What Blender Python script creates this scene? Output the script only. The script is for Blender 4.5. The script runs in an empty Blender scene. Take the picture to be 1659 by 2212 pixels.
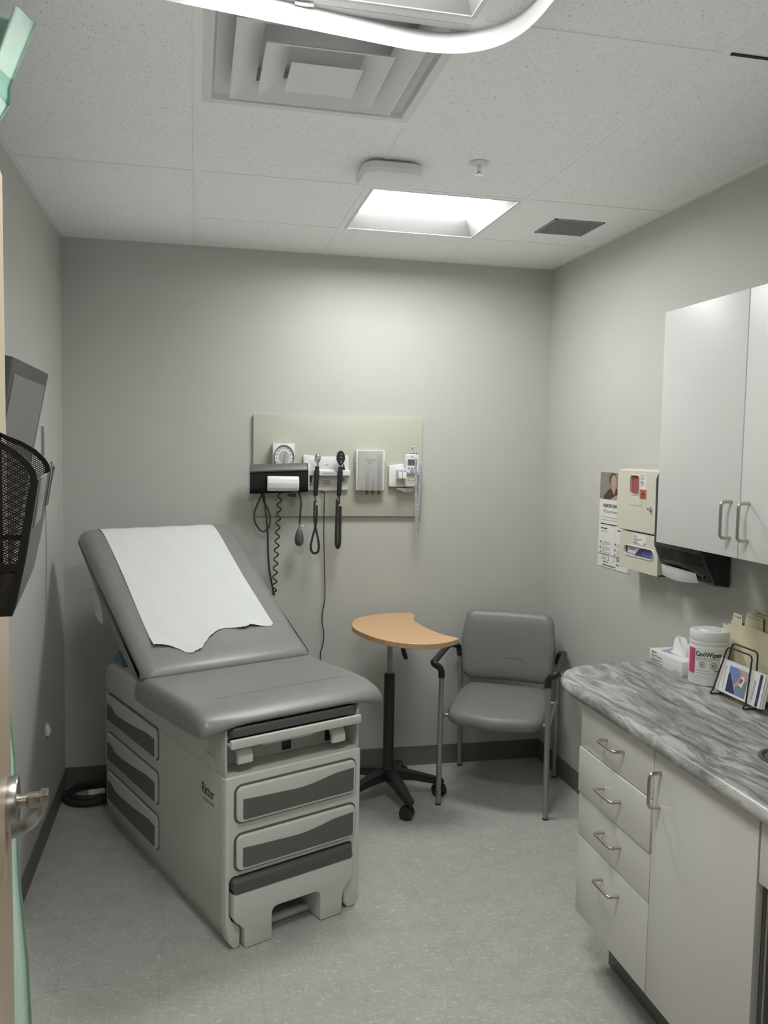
import bpy, bmesh, math, random
from mathutils import Vector, Matrix
random.seed(7)
C = bpy.context.scene.collection
PI = math.pi
W, H = 2.4253, 2.6022          # room width, ceiling height (m); back wall is y = 0
YF = -3.55                     # the wall with the doorway
T = 0.6096                     # ceiling grid module
XA, D0 = 0.6094, 0.4927        # grid offsets from the wall_left / wall_back

# ------------------------------------------------------------------ materials
MATS = {}
def mat(name, col, rough=0.5, metal=0.0, spec=0.5, coat=0.0, emit=None, noise=0, nscale=50, bump=0, bscale=200, trans=0, alpha=1.0):
    m = bpy.data.materials.new(name); m.use_nodes = True
    nt = m.node_tree; b = nt.nodes['Principled BSDF']
    b.inputs['Base Color'].default_value = (*col, 1); b.inputs['Roughness'].default_value = rough
    b.inputs['Metallic'].default_value = metal; b.inputs['Specular IOR Level'].default_value = spec
    b.inputs['Coat Weight'].default_value = coat; b.inputs['Transmission Weight'].default_value = trans
    b.inputs['Alpha'].default_value = alpha
    if emit:
        b.inputs['Emission Color'].default_value = (*emit[0], 1); b.inputs['Emission Strength'].default_value = emit[1]
    tc = nt.nodes.new('ShaderNodeTexCoord')
    if noise:
        n = nt.nodes.new('ShaderNodeTexNoise'); n.inputs['Scale'].default_value = nscale; n.inputs['Detail'].default_value = 2
        nt.links.new(tc.outputs['Object'], n.inputs['Vector'])
        r = nt.nodes.new('ShaderNodeValToRGB')
        r.color_ramp.elements[0].position = 0.3; r.color_ramp.elements[1].position = 0.7
        r.color_ramp.elements[0].color = (*[c * (1 - noise) for c in col], 1)
        r.color_ramp.elements[1].color = (*[min(1, c * (1 + noise)) for c in col], 1)
        nt.links.new(n.outputs['Fac'], r.inputs['Fac']); nt.links.new(r.outputs['Color'], b.inputs['Base Color'])
    if bump:
        n2 = nt.nodes.new('ShaderNodeTexNoise'); n2.inputs['Scale'].default_value = bscale; n2.inputs['Detail'].default_value = 3
        nt.links.new(tc.outputs['Object'], n2.inputs['Vector'])
        bp = nt.nodes.new('ShaderNodeBump'); bp.inputs['Strength'].default_value = bump; bp.inputs['Distance'].default_value = 0.002
        nt.links.new(n2.outputs['Fac'], bp.inputs['Height']); nt.links.new(bp.outputs['Normal'], b.inputs['Normal'])
    MATS[name] = m
    return m

def nodes_of(m):
    return m.node_tree, m.node_tree.nodes, m.node_tree.links, m.node_tree.nodes['Principled BSDF']

WALL = mat('wall_paint', (0.525, 0.527, 0.498), 0.55, noise=0.012, nscale=6)
CEIL = mat('ceiling_tile', (0.86, 0.865, 0.85), 0.9)
def build_ceiling_tile():
    nt, N, L, b = nodes_of(CEIL)
    tc = N.new('ShaderNodeTexCoord')
    mp = N.new('ShaderNodeMapping'); mp.inputs['Scale'].default_value = (1.0, 0.55, 1)
    n = N.new('ShaderNodeTexNoise'); n.inputs['Scale'].default_value = 210; n.inputs['Detail'].default_value = 2.5; n.inputs['Distortion'].default_value = 1.2
    L.new(tc.outputs['Object'], mp.inputs['Vector']); L.new(mp.outputs['Vector'], n.inputs['Vector'])
    r = N.new('ShaderNodeValToRGB')
    r.color_ramp.elements[0].position = 0.315; r.color_ramp.elements[0].color = (0.58, 0.58, 0.57, 1)
    r.color_ramp.elements[1].position = 0.37; r.color_ramp.elements[1].color = (0.96, 0.965, 0.955, 1)
    L.new(n.outputs['Fac'], r.inputs['Fac'])
    n2 = N.new('ShaderNodeTexNoise'); n2.inputs['Scale'].default_value = 90; n2.inputs['Detail'].default_value = 2
    L.new(tc.outputs['Object'], n2.inputs['Vector'])
    mx = N.new('ShaderNodeMixRGB'); mx.blend_type = 'MULTIPLY'; mx.inputs['Fac'].default_value = 0.12
    L.new(r.outputs['Color'], mx.inputs['Color1']); L.new(n2.outputs['Fac'], mx.inputs['Color2'])
    L.new(mx.outputs['Color'], b.inputs['Base Color'])
build_ceiling_tile()
TBAR = mat('ceiling_grid_metal', (0.88, 0.885, 0.87), 0.5)
FLOOR = mat('vinyl_floor', (0.40, 0.395, 0.37), 0.42)
def build_floor():
    nt, N, L, b = nodes_of(FLOOR)
    tc = N.new('ShaderNodeTexCoord')
    base = N.new('ShaderNodeTexNoise'); base.inputs['Scale'].default_value = 14; base.inputs['Detail'].default_value = 4
    L.new(tc.outputs['Object'], base.inputs['Vector'])
    r0 = N.new('ShaderNodeValToRGB')
    r0.color_ramp.elements[0].position = 0.3; r0.color_ramp.elements[0].color = (0.43, 0.423, 0.398, 1)
    r0.color_ramp.elements[1].position = 0.7; r0.color_ramp.elements[1].color = (0.49, 0.483, 0.457, 1)
    L.new(base.outputs['Fac'], r0.inputs['Fac'])
    # light and dark flecks, stretched two ways
    prev = r0.outputs['Color']
    for k, (rot, sc, lo, hi, col, fac) in enumerate([(0.6, (30, 75, 1), 0.60, 0.66, (0.66, 0.655, 0.625), 0.7), (-0.7, (70, 28, 1), 0.61, 0.67, (0.63, 0.625, 0.595), 0.6), (0.1, (45, 60, 1), 0.63, 0.70, (0.31, 0.305, 0.285), 0.5)]):
        mp = N.new('ShaderNodeMapping'); mp.inputs['Rotation'].default_value = (0, 0, rot); mp.inputs['Scale'].default_value = sc
        mp.inputs['Location'].default_value = (k * 13.7, k * 5.1, 0)
        L.new(tc.outputs['Object'], mp.inputs['Vector'])
        n = N.new('ShaderNodeTexNoise'); n.inputs['Scale'].default_value = 1.6; n.inputs['Detail'].default_value = 3; n.inputs['Distortion'].default_value = 0.8
        L.new(mp.outputs['Vector'], n.inputs['Vector'])
        rr = N.new('ShaderNodeValToRGB'); rr.color_ramp.elements[0].position = lo; rr.color_ramp.elements[0].color = (0, 0, 0, 1)
        rr.color_ramp.elements[1].position = hi; rr.color_ramp.elements[1].color = (fac, fac, fac, 1)
        L.new(n.outputs['Fac'], rr.inputs['Fac'])
        mx = N.new('ShaderNodeMixRGB'); mx.inputs['Color2'].default_value = (*col, 1)
        L.new(rr.outputs['Color'], mx.inputs['Fac']); L.new(prev, mx.inputs['Color1'])
        prev = mx.outputs['Color']
    br = N.new('ShaderNodeTexBrick')
    br.offset = 0.0; br.inputs['Scale'].default_value = 1.0; br.inputs['Mortar Size'].default_value = 0.0007
    br.inputs['Brick Width'].default_value = 0.3048; br.inputs['Row Height'].default_value = 0.3048
    br.inputs['Color1'].default_value = (1, 1, 1, 1); br.inputs['Color2'].default_value = (0.965, 0.965, 0.965, 1); br.inputs['Mortar'].default_value = (0.72, 0.72, 0.72, 1)
    mp = N.new('ShaderNodeMapping'); mp.inputs['Location'].default_value = (0.11, 0.07, 0)
    L.new(tc.outputs['Object'], mp.inputs['Vector']); L.new(mp.outputs['Vector'], br.inputs['Vector'])
    mu = N.new('ShaderNodeMixRGB'); mu.blend_type = 'MULTIPLY'; mu.inputs['Fac'].default_value = 1
    L.new(prev, mu.inputs['Color1']); L.new(br.outputs['Color'], mu.inputs['Color2'])
    L.new(mu.outputs['Color'], b.inputs['Base Color'])
build_floor()
LAMINATE = mat('stone_laminate', (0.3, 0.3, 0.3), 0.32)
def build_laminate():
    nt, N, L, b = nodes_of(LAMINATE)
    tc = N.new('ShaderNodeTexCoord')
    warp = N.new('ShaderNodeTexNoise'); warp.inputs['Scale'].default_value = 3.2; warp.inputs['Detail'].default_value = 5
    L.new(tc.outputs['Object'], warp.inputs['Vector'])
    ad = N.new('ShaderNodeVectorMath'); ad.operation = 'MULTIPLY_ADD'
    ad.inputs[1].default_value = (0.09, 0.12, 0.1)
    L.new(warp.outputs['Color'], ad.inputs[0]); L.new(tc.outputs['Object'], ad.inputs[2])
    mp = N.new('ShaderNodeMapping'); mp.inputs['Rotation'].default_value = (0, 0, 0.18); mp.inputs['Scale'].default_value = (33, 5.2, 18)
    L.new(ad.outputs['Vector'], mp.inputs['Vector'])
    n = N.new('ShaderNodeTexNoise'); n.inputs['Scale'].default_value = 1.0; n.inputs['Detail'].default_value = 10; n.inputs['Roughness'].default_value = 0.68; n.inputs['Distortion'].default_value = 0.9
    L.new(mp.outputs['Vector'], n.inputs['Vector'])
    r = N.new('ShaderNodeValToRGB')
    e = r.color_ramp.elements
    e[0].position = 0.3; e[0].color = (0.085, 0.085, 0.083, 1)
    e[1].position = 0.72; e[1].color = (0.56, 0.56, 0.54, 1)
    for p, c in [(0.42, (0.19, 0.19, 0.187)), (0.5, (0.27, 0.27, 0.265)), (0.58, (0.42, 0.42, 0.405))]:
        x = e.new(p); x.color = (*c, 1)
    L.new(n.outputs['Fac'], r.inputs['Fac']); L.new(r.outputs['Color'], b.inputs['Base Color'])
build_laminate()
WOODTOP = mat('beech_veneer', (0.62, 0.40, 0.22), 0.4)
DOORWOOD = mat('maple_door', (0.60, 0.47, 0.34), 0.3)
def build_wood(m, c0, c1, sc):
    nt, N, L, b = nodes_of(m)
    tc = N.new('ShaderNodeTexCoord'); mp = N.new('ShaderNodeMapping'); mp.inputs['Scale'].default_value = sc
    L.new(tc.outputs['Object'], mp.inputs['Vector'])
    n = N.new('ShaderNodeTexNoise'); n.inputs['Scale'].default_value = 1; n.inputs['Detail'].default_value = 6; n.inputs['Distortion'].default_value = 0.6
    L.new(mp.outputs['Vector'], n.inputs['Vector'])
    r = N.new('ShaderNodeValToRGB'); r.color_ramp.elements[0].position = 0.3; r.color_ramp.elements[1].position = 0.7
    r.color_ramp.elements[0].color = (*c0, 1); r.color_ramp.elements[1].color = (*c1, 1)
    L.new(n.outputs['Fac'], r.inputs['Fac']); L.new(r.outputs['Color'], b.inputs['Base Color'])
build_wood(WOODTOP, (0.56, 0.35, 0.185), (0.66, 0.435, 0.245), (4, 60, 8))
build_wood(DOORWOOD, (0.53, 0.41, 0.29), (0.64, 0.51, 0.375), (60, 60, 2.5))
BASEB = mat('rubber_baseboard', (0.16, 0.15, 0.132), 0.5)
TABLEW = mat('table_body_plastic', (0.58, 0.58, 0.545), 0.4, bump=0.05, bscale=600)
TABLEL = mat('drawer_front_plastic', (0.70, 0.70, 0.665), 0.38)
INSERT = mat('drawer_insert_grey', (0.135, 0.135, 0.125), 0.5)
VINYL = mat('grey_vinyl', (0.222, 0.225, 0.212), 0.36, noise=0.03, nscale=30, bump=0.1, bscale=500)
VINYLD = mat('dark_grey_vinyl', (0.10, 0.10, 0.095), 0.4, bump=0.1, bscale=500)
CHAIRV = mat('chair_vinyl', (0.195, 0.208, 0.192), 0.42, noise=0.05, nscale=60, bump=0.12, bscale=450)
PAPER = mat('white_paper', (0.67, 0.69, 0.685), 0.8, noise=0.012, nscale=25, bump=0.08, bscale=60)
BLACK = mat('black_plastic', (0.018, 0.018, 0.017), 0.42)
RUBBER = mat('black_rubber', (0.03, 0.03, 0.028), 0.6)
SILVER = mat('silver_paint', (0.34, 0.34, 0.33), 0.35, metal=0.6)
STEEL = mat('brushed_steel', (0.50, 0.48, 0.45), 0.28, metal=1.0)
CHROME = mat('chrome', (0.7, 0.7, 0.69), 0.12, metal=1.0)
WHITEP = mat('white_plastic', (0.74, 0.745, 0.735), 0.35)
WHITEG = mat('white_gloss_laminate', (0.73, 0.73, 0.72), 0.4)
WHITEGB = mat('white_gloss_base', (0.74, 0.735, 0.70), 0.25)
CARC = mat('cabinet_carcass_grey', (0.22, 0.22, 0.205), 0.5)
EDGE = mat('pale_edge_strip', (0.62, 0.61, 0.57), 0.4)
BOARD = mat('sage_board', (0.49, 0.495, 0.42), 0.5)
BEIGE = mat('beige_plastic', (0.63, 0.60, 0.505), 0.4)
REDW = mat('red_window', (0.33, 0.085, 0.085), 0.4)
ORANGE = mat('biohazard_orange', (0.52, 0.11, 0.06), 0.5)
INK = mat('ink_black', (0.03, 0.03, 0.03), 0.7)
INKG = mat('ink_grey', (0.27, 0.27, 0.27), 0.7)
INKL = mat('ink_light_grey', (0.42, 0.42, 0.42), 0.7)
LABELW = mat('label_white', (0.74, 0.74, 0.71), 0.5)
SMOKE = mat('smoke_plastic', (0.016, 0.016, 0.015), 0.14)
SMOKEL = mat('smoke_plastic_front', (0.03, 0.03, 0.028), 0.2)
NAVY = mat('navy_print', (0.03, 0.04, 0.13), 0.4)
BLUE = mat('blue_print', (0.16, 0.24, 0.52), 0.4)
LILAC = mat('lilac_print', (0.33, 0.30, 0.52), 0.5)
MAGENTA = mat('magenta_print', (0.52, 0.06, 0.16), 0.45)
MANILA = mat('manila_card', (0.66, 0.61, 0.44), 0.7, noise=0.02, nscale=20)
GLOBE = mat('grey_bulb_rubber', (0.085, 0.09, 0.09), 0.5)
FROST = mat('frosted_cover', (0.47, 0.46, 0.445), 0.35)
FROSTD = mat('frosted_tube_grey', (0.33, 0.335, 0.335), 0.45)
SCREEN = mat('lcd_grey', (0.10, 0.12, 0.11), 0.15)
DIALG = mat('dial_grey', (0.42, 0.44, 0.43), 0.5)
PANELG = mat('wall_screen_grey', (0.17, 0.17, 0.165), 0.22)
FRAMED = mat('dark_frame', (0.055, 0.053, 0.05), 0.45)
GREEN = mat('mint_curtain_cloth', (0.64, 0.82, 0.73), 0.8, noise=0.03, nscale=40)
GREEND = mat('mint_mesh_cloth', (0.33, 0.56, 0.46), 0.8)
GREY5 = mat('grille_grey', (0.27, 0.28, 0.285), 0.6)
WHITEM = mat('white_metal', (0.72, 0.725, 0.715), 0.4)
LENS = mat('light_lens', (0.9, 0.9, 0.9), 0.4, emit=((0.99, 0.995, 0.972), 42.0))
LENS2 = mat('light_lens_dimmer', (0.9, 0.9, 0.9), 0.4, emit=((0.99, 0.995, 0.972), 38.0))
REFL = mat('light_reflector', (0.30, 0.30, 0.297), 0.6)
SKIN = mat('print_skin', (0.47, 0.30, 0.22), 0.5)
HAIR = mat('print_hair', (0.10, 0.07, 0.055), 0.5)
SHIRT = mat('print_shirt', (0.07, 0.035, 0.035), 0.5)
PHOTOBG = mat('print_background', (0.24, 0.225, 0.20), 0.5)
TEAL = mat('print_teal', (0.17, 0.24, 0.24), 0.5)
DUST = mat('print_tan', (0.45, 0.36, 0.31), 0.5)
BLUEPAD = mat('blue_pad', (0.14, 0.25, 0.32), 0.7)
FILM = mat('clear_grey_film', (0.065, 0.065, 0.06), 0.45)
OUTLETG = mat('dark_green_outlet', (0.015, 0.03, 0.025), 0.4)
CORDP = mat('pale_plug', (0.75, 0.75, 0.72), 0.5)
CUFF = mat('cuff_cloth', (0.012, 0.013, 0.014), 0.8, spec=0.25)
CORDLILAC = mat('lilac_white_cord', (0.62, 0.62, 0.69), 0.45)
BTNBLUE = mat('button_blue', (0.30, 0.36, 0.50), 0.4)
HOLESHADE = mat('hole_shade', (0.012, 0.012, 0.011), 0.7)  # near-black colour painted for the shade inside gaps and openings
MESHM = mat('black_wire_mesh', (0.025, 0.024, 0.022), 0.45)
def build_mesh_mat():
    nt, N, L, b = nodes_of(MESHM)
    tc = N.new('ShaderNodeTexCoord')
    def stripes(ang):
        mp = N.new('ShaderNodeMapping'); mp.inputs['Rotation'].default_value = (0, 0, ang)
        L.new(tc.outputs['UV'], mp.inputs['Vector'])
        w = N.new('ShaderNodeTexWave'); w.wave_type = 'BANDS'; w.bands_direction = 'X'; w.inputs['Scale'].default_value = 115
        L.new(mp.outputs['Vector'], w.inputs['Vector'])
        g = N.new('ShaderNodeMath'); g.operation = 'GREATER_THAN'; g.inputs[1].default_value = 0.70
        L.new(w.outputs['Fac'], g.inputs[0]); return g.outputs[0]
    mx = N.new('ShaderNodeMath'); mx.operation = 'MAXIMUM'
    L.new(stripes(1.04), mx.inputs[0]); L.new(stripes(-1.04), mx.inputs[1])
    L.new(mx.outputs[0], b.inputs['Alpha'])
build_mesh_mat()

# ------------------------------------------------------------------ object helpers
FR = {}       # root name -> matrix used to bring world coordinates into the root's frame
def props(o, label=None, cat=None, group=None, kind=None):
    if label: o['label'] = label
    if cat: o['category'] = cat
    if group: o['group'] = group
    if kind: o['kind'] = kind
def thing(name, label, cat, loc=(0, 0, 0), rotz=0.0, group=None, local=False):
    """An Empty at the thing's base. local=False: its parts are given in world coordinates."""
    o = bpy.data.objects.new(name, None); C.objects.link(o)
    o.empty_display_size = 0.05
    o.location = loc; o.rotation_euler = (0, 0, rotz)
    props(o, label, cat, group)
    M = Matrix.Translation(loc) @ Matrix.Rotation(rotz, 4, 'Z')
    FR[o.name] = Matrix.Identity(4) if local else M.inverted()
    return o
def finish(name, bm, m, angle=35):
    bmesh.ops.recalc_face_normals(bm, faces=bm.faces)
    me = bpy.data.meshes.new(name)
    bm.to_mesh(me); bm.free()
    for x in (m if isinstance(m, (list, tuple)) else [m]): me.materials.append(x)
    if len(me.polygons):
        me.polygons.foreach_set('use_smooth', [True] * len(me.polygons))
        me.set_sharp_from_angle(angle=math.radians(angle))
    return me
def top_of(o):
    while o.parent: o = o.parent
    return o
def part(name, bm, m, parent, label=None, angle=35):
    r = top_of(parent)
    M = FR.get(r.name)
    if M is not None: bmesh.ops.transform(bm, matrix=M, verts=bm.verts)
    o = bpy.data.objects.new(name, finish(name, bm, m, angle)); C.objects.link(o)
    o.parent = parent
    if label: o['label'] = label
    return o
def solo(name, bm, m, label=None, cat=None, group=None, kind=None, angle=35, loc=None):
    if loc is not None: bmesh.ops.translate(bm, verts=bm.verts, vec=-Vector(loc))
    o = bpy.data.objects.new(name, finish(name, bm, m, angle)); C.objects.link(o)
    if loc is not None: o.location = loc
    FR[o.name] = Matrix.Translation(-Vector(loc)) if loc is not None else Matrix.Identity(4)
    props(o, label, cat, group, kind)
    return o
def struct(name, bm, m, parent=None):
    o = bpy.data.objects.new(name, finish(name, bm, m)); C.objects.link(o)
    if parent: o.parent = parent
    else: o['kind'] = 'structure'
    return o
def merge(bm, t):
    me = bpy.data.meshes.new('tmp'); t.to_mesh(me); t.free(); bm.from_mesh(me); bpy.data.meshes.remove(me)
def NB(): return bmesh.new()
def box(bm, x0, x1, y0, y1, z0, z1, r=0, seg=2, M=None):
    t = bmesh.new()
    bmesh.ops.create_cube(t, size=1)
    for v in t.verts: v.co = Vector(((x0 + x1) / 2 + v.co.x * (x1 - x0), (y0 + y1) / 2 + v.co.y * (y1 - y0), (z0 + z1) / 2 + v.co.z * (z1 - z0)))
    if r: bmesh.ops.bevel(t, geom=t.edges[:], offset=r, segments=seg, affect='EDGES', profile=0.5, clamp_overlap=True)
    if M: bmesh.ops.transform(t, matrix=M, verts=t.verts)
    merge(bm, t); return bm
def B(*a, **k): return box(NB(), *a, **k)
def to3(axis, u, v, w):
    return {'x': (w, u, v), 'y': (u, w, v), 'z': (u, v, w)}[axis]
def prism(bm, pts, axis, a0, a1, r=0, seg=2, M=None, caps=True):
    t = bmesh.new()
    A = [t.verts.new(to3(axis, u, v, a0)) for u, v in pts]
    Bv = [t.verts.new(to3(axis, u, v, a1)) for u, v in pts]
    n = len(pts)
    for i in range(n): t.faces.new((A[i], A[(i + 1) % n], Bv[(i + 1) % n], Bv[i]))
    capf = []
    if caps: capf = [t.faces.new(A[::-1]), t.faces.new(Bv)]
    bmesh.ops.recalc_face_normals(t, faces=t.faces)
    if r:
        es = list({e for f in capf for e in f.edges})
        bmesh.ops.bevel(t, geom=es, offset=r, segments=seg, affect='EDGES', profile=0.5, clamp_overlap=True)
    if M: bmesh.ops.transform(t, matrix=M, verts=t.verts)
    merge(bm, t); return bm
def rpoly(pts, r, n=5):
    """Polygon with rounded corners; r is one radius or one per corner."""
    out = []; N = len(pts)
    for i in range(N):
        p0, p, p1 = (Vector(pts[i - 1]), Vector(pts[i]), Vector(pts[(i + 1) % N]))
        ri = r[i] if isinstance(r, (list, tuple)) else r
        if ri <= 0: out.append(tuple(p)); continue
        d0 = (p0 - p); d1 = (p1 - p); l0, l1 = d0.length, d1.length; d0.normalize(); d1.normalize()
        ang = d0.angle(d1); k = min(ri / math.tan(ang / 2), l0 * 0.48, l1 * 0.48); rr = k * math.tan(ang / 2)
        a = p + d0 * k; b = p + d1 * k
        c = p + (d0 + d1).normalized() * (rr / math.sin(ang / 2))
        va, vb = a - c, b - c
        th = math.atan2(va.x * vb.y - va.y * vb.x, va.dot(vb))
        for j in range(n + 1):
            s = th * j / n
            out.append((c.x + va.x * math.cos(s) - va.y * math.sin(s), c.y + va.x * math.sin(s) + va.y * math.cos(s)))
    return out
def rrect(u0, u1, v0, v1, r, n=5): return rpoly([(u0, v0), (u1, v0), (u1, v1), (u0, v1)], r, n)
def spl(pts, n=8, closed=False):
    P = [Vector(p) for p in pts]; out = []; N = len(P)
    for i in range(N if closed else N - 1):
        p1, p2 = P[i], P[(i + 1) % N]
        p0 = P[i - 1] if (closed or i > 0) else p1 * 2 - p2
        p3 = P[(i + 2) % N] if (closed or i + 2 < N) else p2 * 2 - p1
        for j in range(n):
            t = j / n
            out.append(0.5 * ((2 * p1) + (p2 - p0) * t + (2 * p0 - 5 * p1 + 4 * p2 - p3) * t * t + (3 * p1 - p0 - 3 * p2 + p3) * t ** 3))
    if not closed: out.append(P[-1])
    return out
def tube(bm, pts, r, n=10, closed=False, caps=True, flat=None):
    """Sweep a circle (or an ellipse flat=(ru, rv) kept level) along pts."""
    P = [Vector(p) for p in pts]; N = len(P)
    t = bmesh.new(); rings = []; up = None
    for i in range(N):
        if closed: d = P[(i + 1) % N] - P[i - 1]
        else: d = P[min(i + 1, N - 1)] - P[max(i - 1, 0)]
        d.normalize()
        if up is None:
            up = Vector((0, 0, 1)) if abs(d.z) < 0.9 else Vector((0, 1, 0))
        u = d.cross(up)
        if u.length < 1e-5: u = d.orthogonal()
        u.normalize(); v = u.cross(d).normalized()
        up = v if flat is None else Vector((0, 0, 1))
        ri = r[i] if isinstance(r, (list, tuple)) else r
        ru, rv = (ri, ri) if flat is None else flat
        rings.append([t.verts.new(P[i] + u * ru * math.cos(2 * PI * k / n) + v * rv * math.sin(2 * PI * k / n)) for k in range(n)])
    for i in range(N if closed else N - 1):
        A, Bq = rings[i], rings[(i + 1) % N]
        for k in range(n): t.faces.new((A[k], A[(k + 1) % n], Bq[(k + 1) % n], Bq[k]))
    if caps and not closed:
        t.faces.new(rings[0][::-1]); t.faces.new(rings[-1])
    merge(bm, t); return bm
def corner_path(pts, r, n=5):
    """3-D polyline with rounded corners."""
    P = [Vector(p) for p in pts]; out = [P[0]]
    for i in range(1, len(P) - 1):
        d0 = (P[i - 1] - P[i]); d1 = (P[i + 1] - P[i]); k = min(r, d0.length * .48, d1.length * .48)
        a = P[i] + d0.normalized() * k; b = P[i] + d1.normalized() * k
        for j in range(n + 1):
            t = j / n; out.append(a * (1 - t) ** 2 + P[i] * 2 * t * (1 - t) + b * t * t)
    out.append(P[-1]); return out
def loft(bm, rings, caps=True, closed=True):
    t = bmesh.new(); R = [[t.verts.new(p) for p in ring] for ring in rings]
    n = len(R[0])
    for A, Bq in zip(R[:-1], R[1:]):
        for k in range(n if closed else n - 1): t.faces.new((A[k], A[(k + 1) % n], Bq[(k + 1) % n], Bq[k]))
    if caps: t.faces.new(R[0][::-1]); t.faces.new(R[-1])
    bmesh.ops.recalc_face_normals(t, faces=t.faces)
    merge(bm, t); return bm
def lathe(bm, prof, c=(0, 0, 0), n=32, M=None):
    rings = [[Vector((r * math.cos(2 * PI * k / n), r * math.sin(2 * PI * k / n), z)) for k in range(n)] for r, z in prof]
    MM = Matrix.Translation(c) @ (M or Matrix.Identity(4))
    return loft(bm, [[MM @ p for p in ring] for ring in rings])
def inset(pts, d):
    """Shrink a closed 2-D outline by d along its averaged normals."""
    n = len(pts); A = sum(pts[i][0] * pts[(i + 1) % n][1] - pts[(i + 1) % n][0] * pts[i][1] for i in range(n))
    s = 1 if A > 0 else -1; out = []
    for i in range(n):
        p0, p, p1 = Vector(pts[i - 1]), Vector(pts[i]), Vector(pts[(i + 1) % n])
        t = (p1 - p0)
        if t.length < 1e-9: out.append(tuple(p)); continue
        t.normalize(); out.append((p.x - s * t.y * d, p.y + s * t.x * d))
    return out
def resample(pts, n):
    P = [Vector(p) for p in pts] + [Vector(pts[0])]
    Ls = [(P[i + 1] - P[i]).length for i in range(len(P) - 1)]; tot = sum(Ls); out = []; i = 0; acc = 0
    for k in range(n):
        s = tot * k / n
        while i < len(Ls) - 1 and acc + Ls[i] < s: acc += Ls[i]; i += 1
        out.append(tuple(P[i].lerp(P[i + 1], (s - acc) / max(Ls[i], 1e-9))))
    return out
def pad(bm, prof, axis, a0, a1, r, k=6):
    """A cushion: profile swept along axis from a0 to a1 with rounded ends of radius r."""
    secs = []
    for j in range(k + 1):
        th = PI / 2 * j / k; secs.append((r * (1 - math.sin(th)), r * (1 - math.cos(th))))   # (dist from end, inset)
    secs = [(r - r * math.cos(th0), r - r * math.sin(th0)) for th0 in [PI / 2 * j / k for j in range(k + 1)]]
    rings = []
    for t, ins in secs: rings.append([Vector(to3(axis, u, v, a0 + t)) for u, v in inset(prof, ins)])
    for t, ins in reversed(secs): rings.append([Vector(to3(axis, u, v, a1 - t)) for u, v in inset(prof, ins)])
    return loft(bm, rings)
def pad_droop(bm, prof, a0, a1, r, zmid, drop, fall=.05, k=6):
    """A cushion along x whose underside hangs lower towards both ends."""
    secs = [(.75 * (r - r * math.cos(q)), r - r * math.sin(q)) for q in [PI / 2 * j / k for j in range(k + 1)]] + [(r + .02, 0), (r + .045, 0), (r + .08, 0), (r + .13, 0)]
    rings = []
    def ring(t, ins, a):
        dz = drop * math.exp(-(t / fall) ** 2)
        out = []
        for (u, v), (u2, v2) in zip(prof, inset(prof, ins)):
            low = max(0, min(1, (zmid - v) / .02 + .5))
            out.append(Vector((a, u2 + (u - u2) * low * .5, v2 + (v - v2) * low - dz * low)))
        return out
    for t, ins in secs: rings.append(ring(t, ins, a0 + t))
    for t, ins in reversed(secs): rings.append(ring(t, ins, a1 - t))
    return loft(bm, rings)
def plate(bm, outline, axis, levels):
    """Stack of insets of one outline: levels = [(height, inset)]."""
    return loft(bm, [[Vector(to3(axis, u, v, h)) for u, v in inset(outline, d)] for h, d in levels])
def quad(bm, pts):
    bm.faces.new([bm.verts.new(p) for p in pts]); return bm
def frame_m(o, xdir, ydir):
    x = Vector(xdir).normalized(); y = Vector(ydir).normalized(); z = x.cross(y)
    M = Matrix((x, y, z)).transposed().to_4x4(); M.translation = Vector(o); return M
def text_bm(s, size, M, depth=0.0004, sx=1.0, align='LEFT', bold=0.0):
    cu = bpy.data.curves.new('lettering', 'FONT'); cu.body = s; cu.size = size; cu.extrude = depth; cu.align_x = align; cu.offset = bold
    cu.resolution_u = 3
    o = bpy.data.objects.new('lettering', cu); C.objects.link(o)
    dg = bpy.context.evaluated_depsgraph_get()
    me = bpy.data.meshes.new_from_object(o.evaluated_get(dg))
    bm = NB(); bm.from_mesh(me)
    bpy.data.objects.remove(o); bpy.data.curves.remove(cu); bpy.data.meshes.remove(me)
    bmesh.ops.transform(bm, matrix=M @ Matrix.Diagonal((sx, 1, 1, 1)), verts=bm.verts)
    return bm
def copy_tree(o, parent=None):
    c = o.copy(); C.objects.link(c)
    if parent: c.parent = parent
    for ch in [x for x in bpy.data.objects if x.parent == o]: copy_tree(ch, c)
    return c

# ------------------------------------------------------------------ the room
box_ = B
struct('floor', B(-2.0, 4.0, -6.0, 0.12, -0.05, 0.0), FLOOR)
struct('wall_back', B(-0.12, W + 0.12, 0.0, 0.12, 0, H + 0.3), WALL)
struct('wall_left', B(-0.12, 0.0, YF, 0.0, 0, H + 0.3), WALL)
struct('wall_right', B(W, W + 0.12, YF, 0.0, 0, H + 0.3), WALL)
DX0, DX1, DTOP = 0.375, 1.31, 2.125        # doorway
bm = B(-2.0, DX0 - 0.05, YF - 0.12, YF, 0, H + 0.3); box(bm, DX1 + 0.05, 4.0, YF - 0.12, YF, 0, H + 0.3)
box(bm, DX0 - 0.05, DX1 + 0.05, YF - 0.12, YF, DTOP + 0.05, H + 0.3)
struct('wall_front', bm, WALL)
bm = B(DX0 - 0.05, DX0 - 0.012, YF - 0.14, YF + 0.02, 0, DTOP + 0.05, r=.004); box(bm, DX1 + 0.012, DX1 + 0.05, YF - 0.14, YF + 0.02, 0, DTOP + 0.05, r=.004)
box(bm, DX0 - 0.05, DX1 + 0.05, YF - 0.14, YF + 0.02, DTOP + 0.01, DTOP + 0.05, r=.004)
struct('trim_1', bm, SILVER)
struct('wall_hallway', B(-2.0, 4.0, -6.0, -5.9, 0, H + 0.3), WALL)
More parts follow.
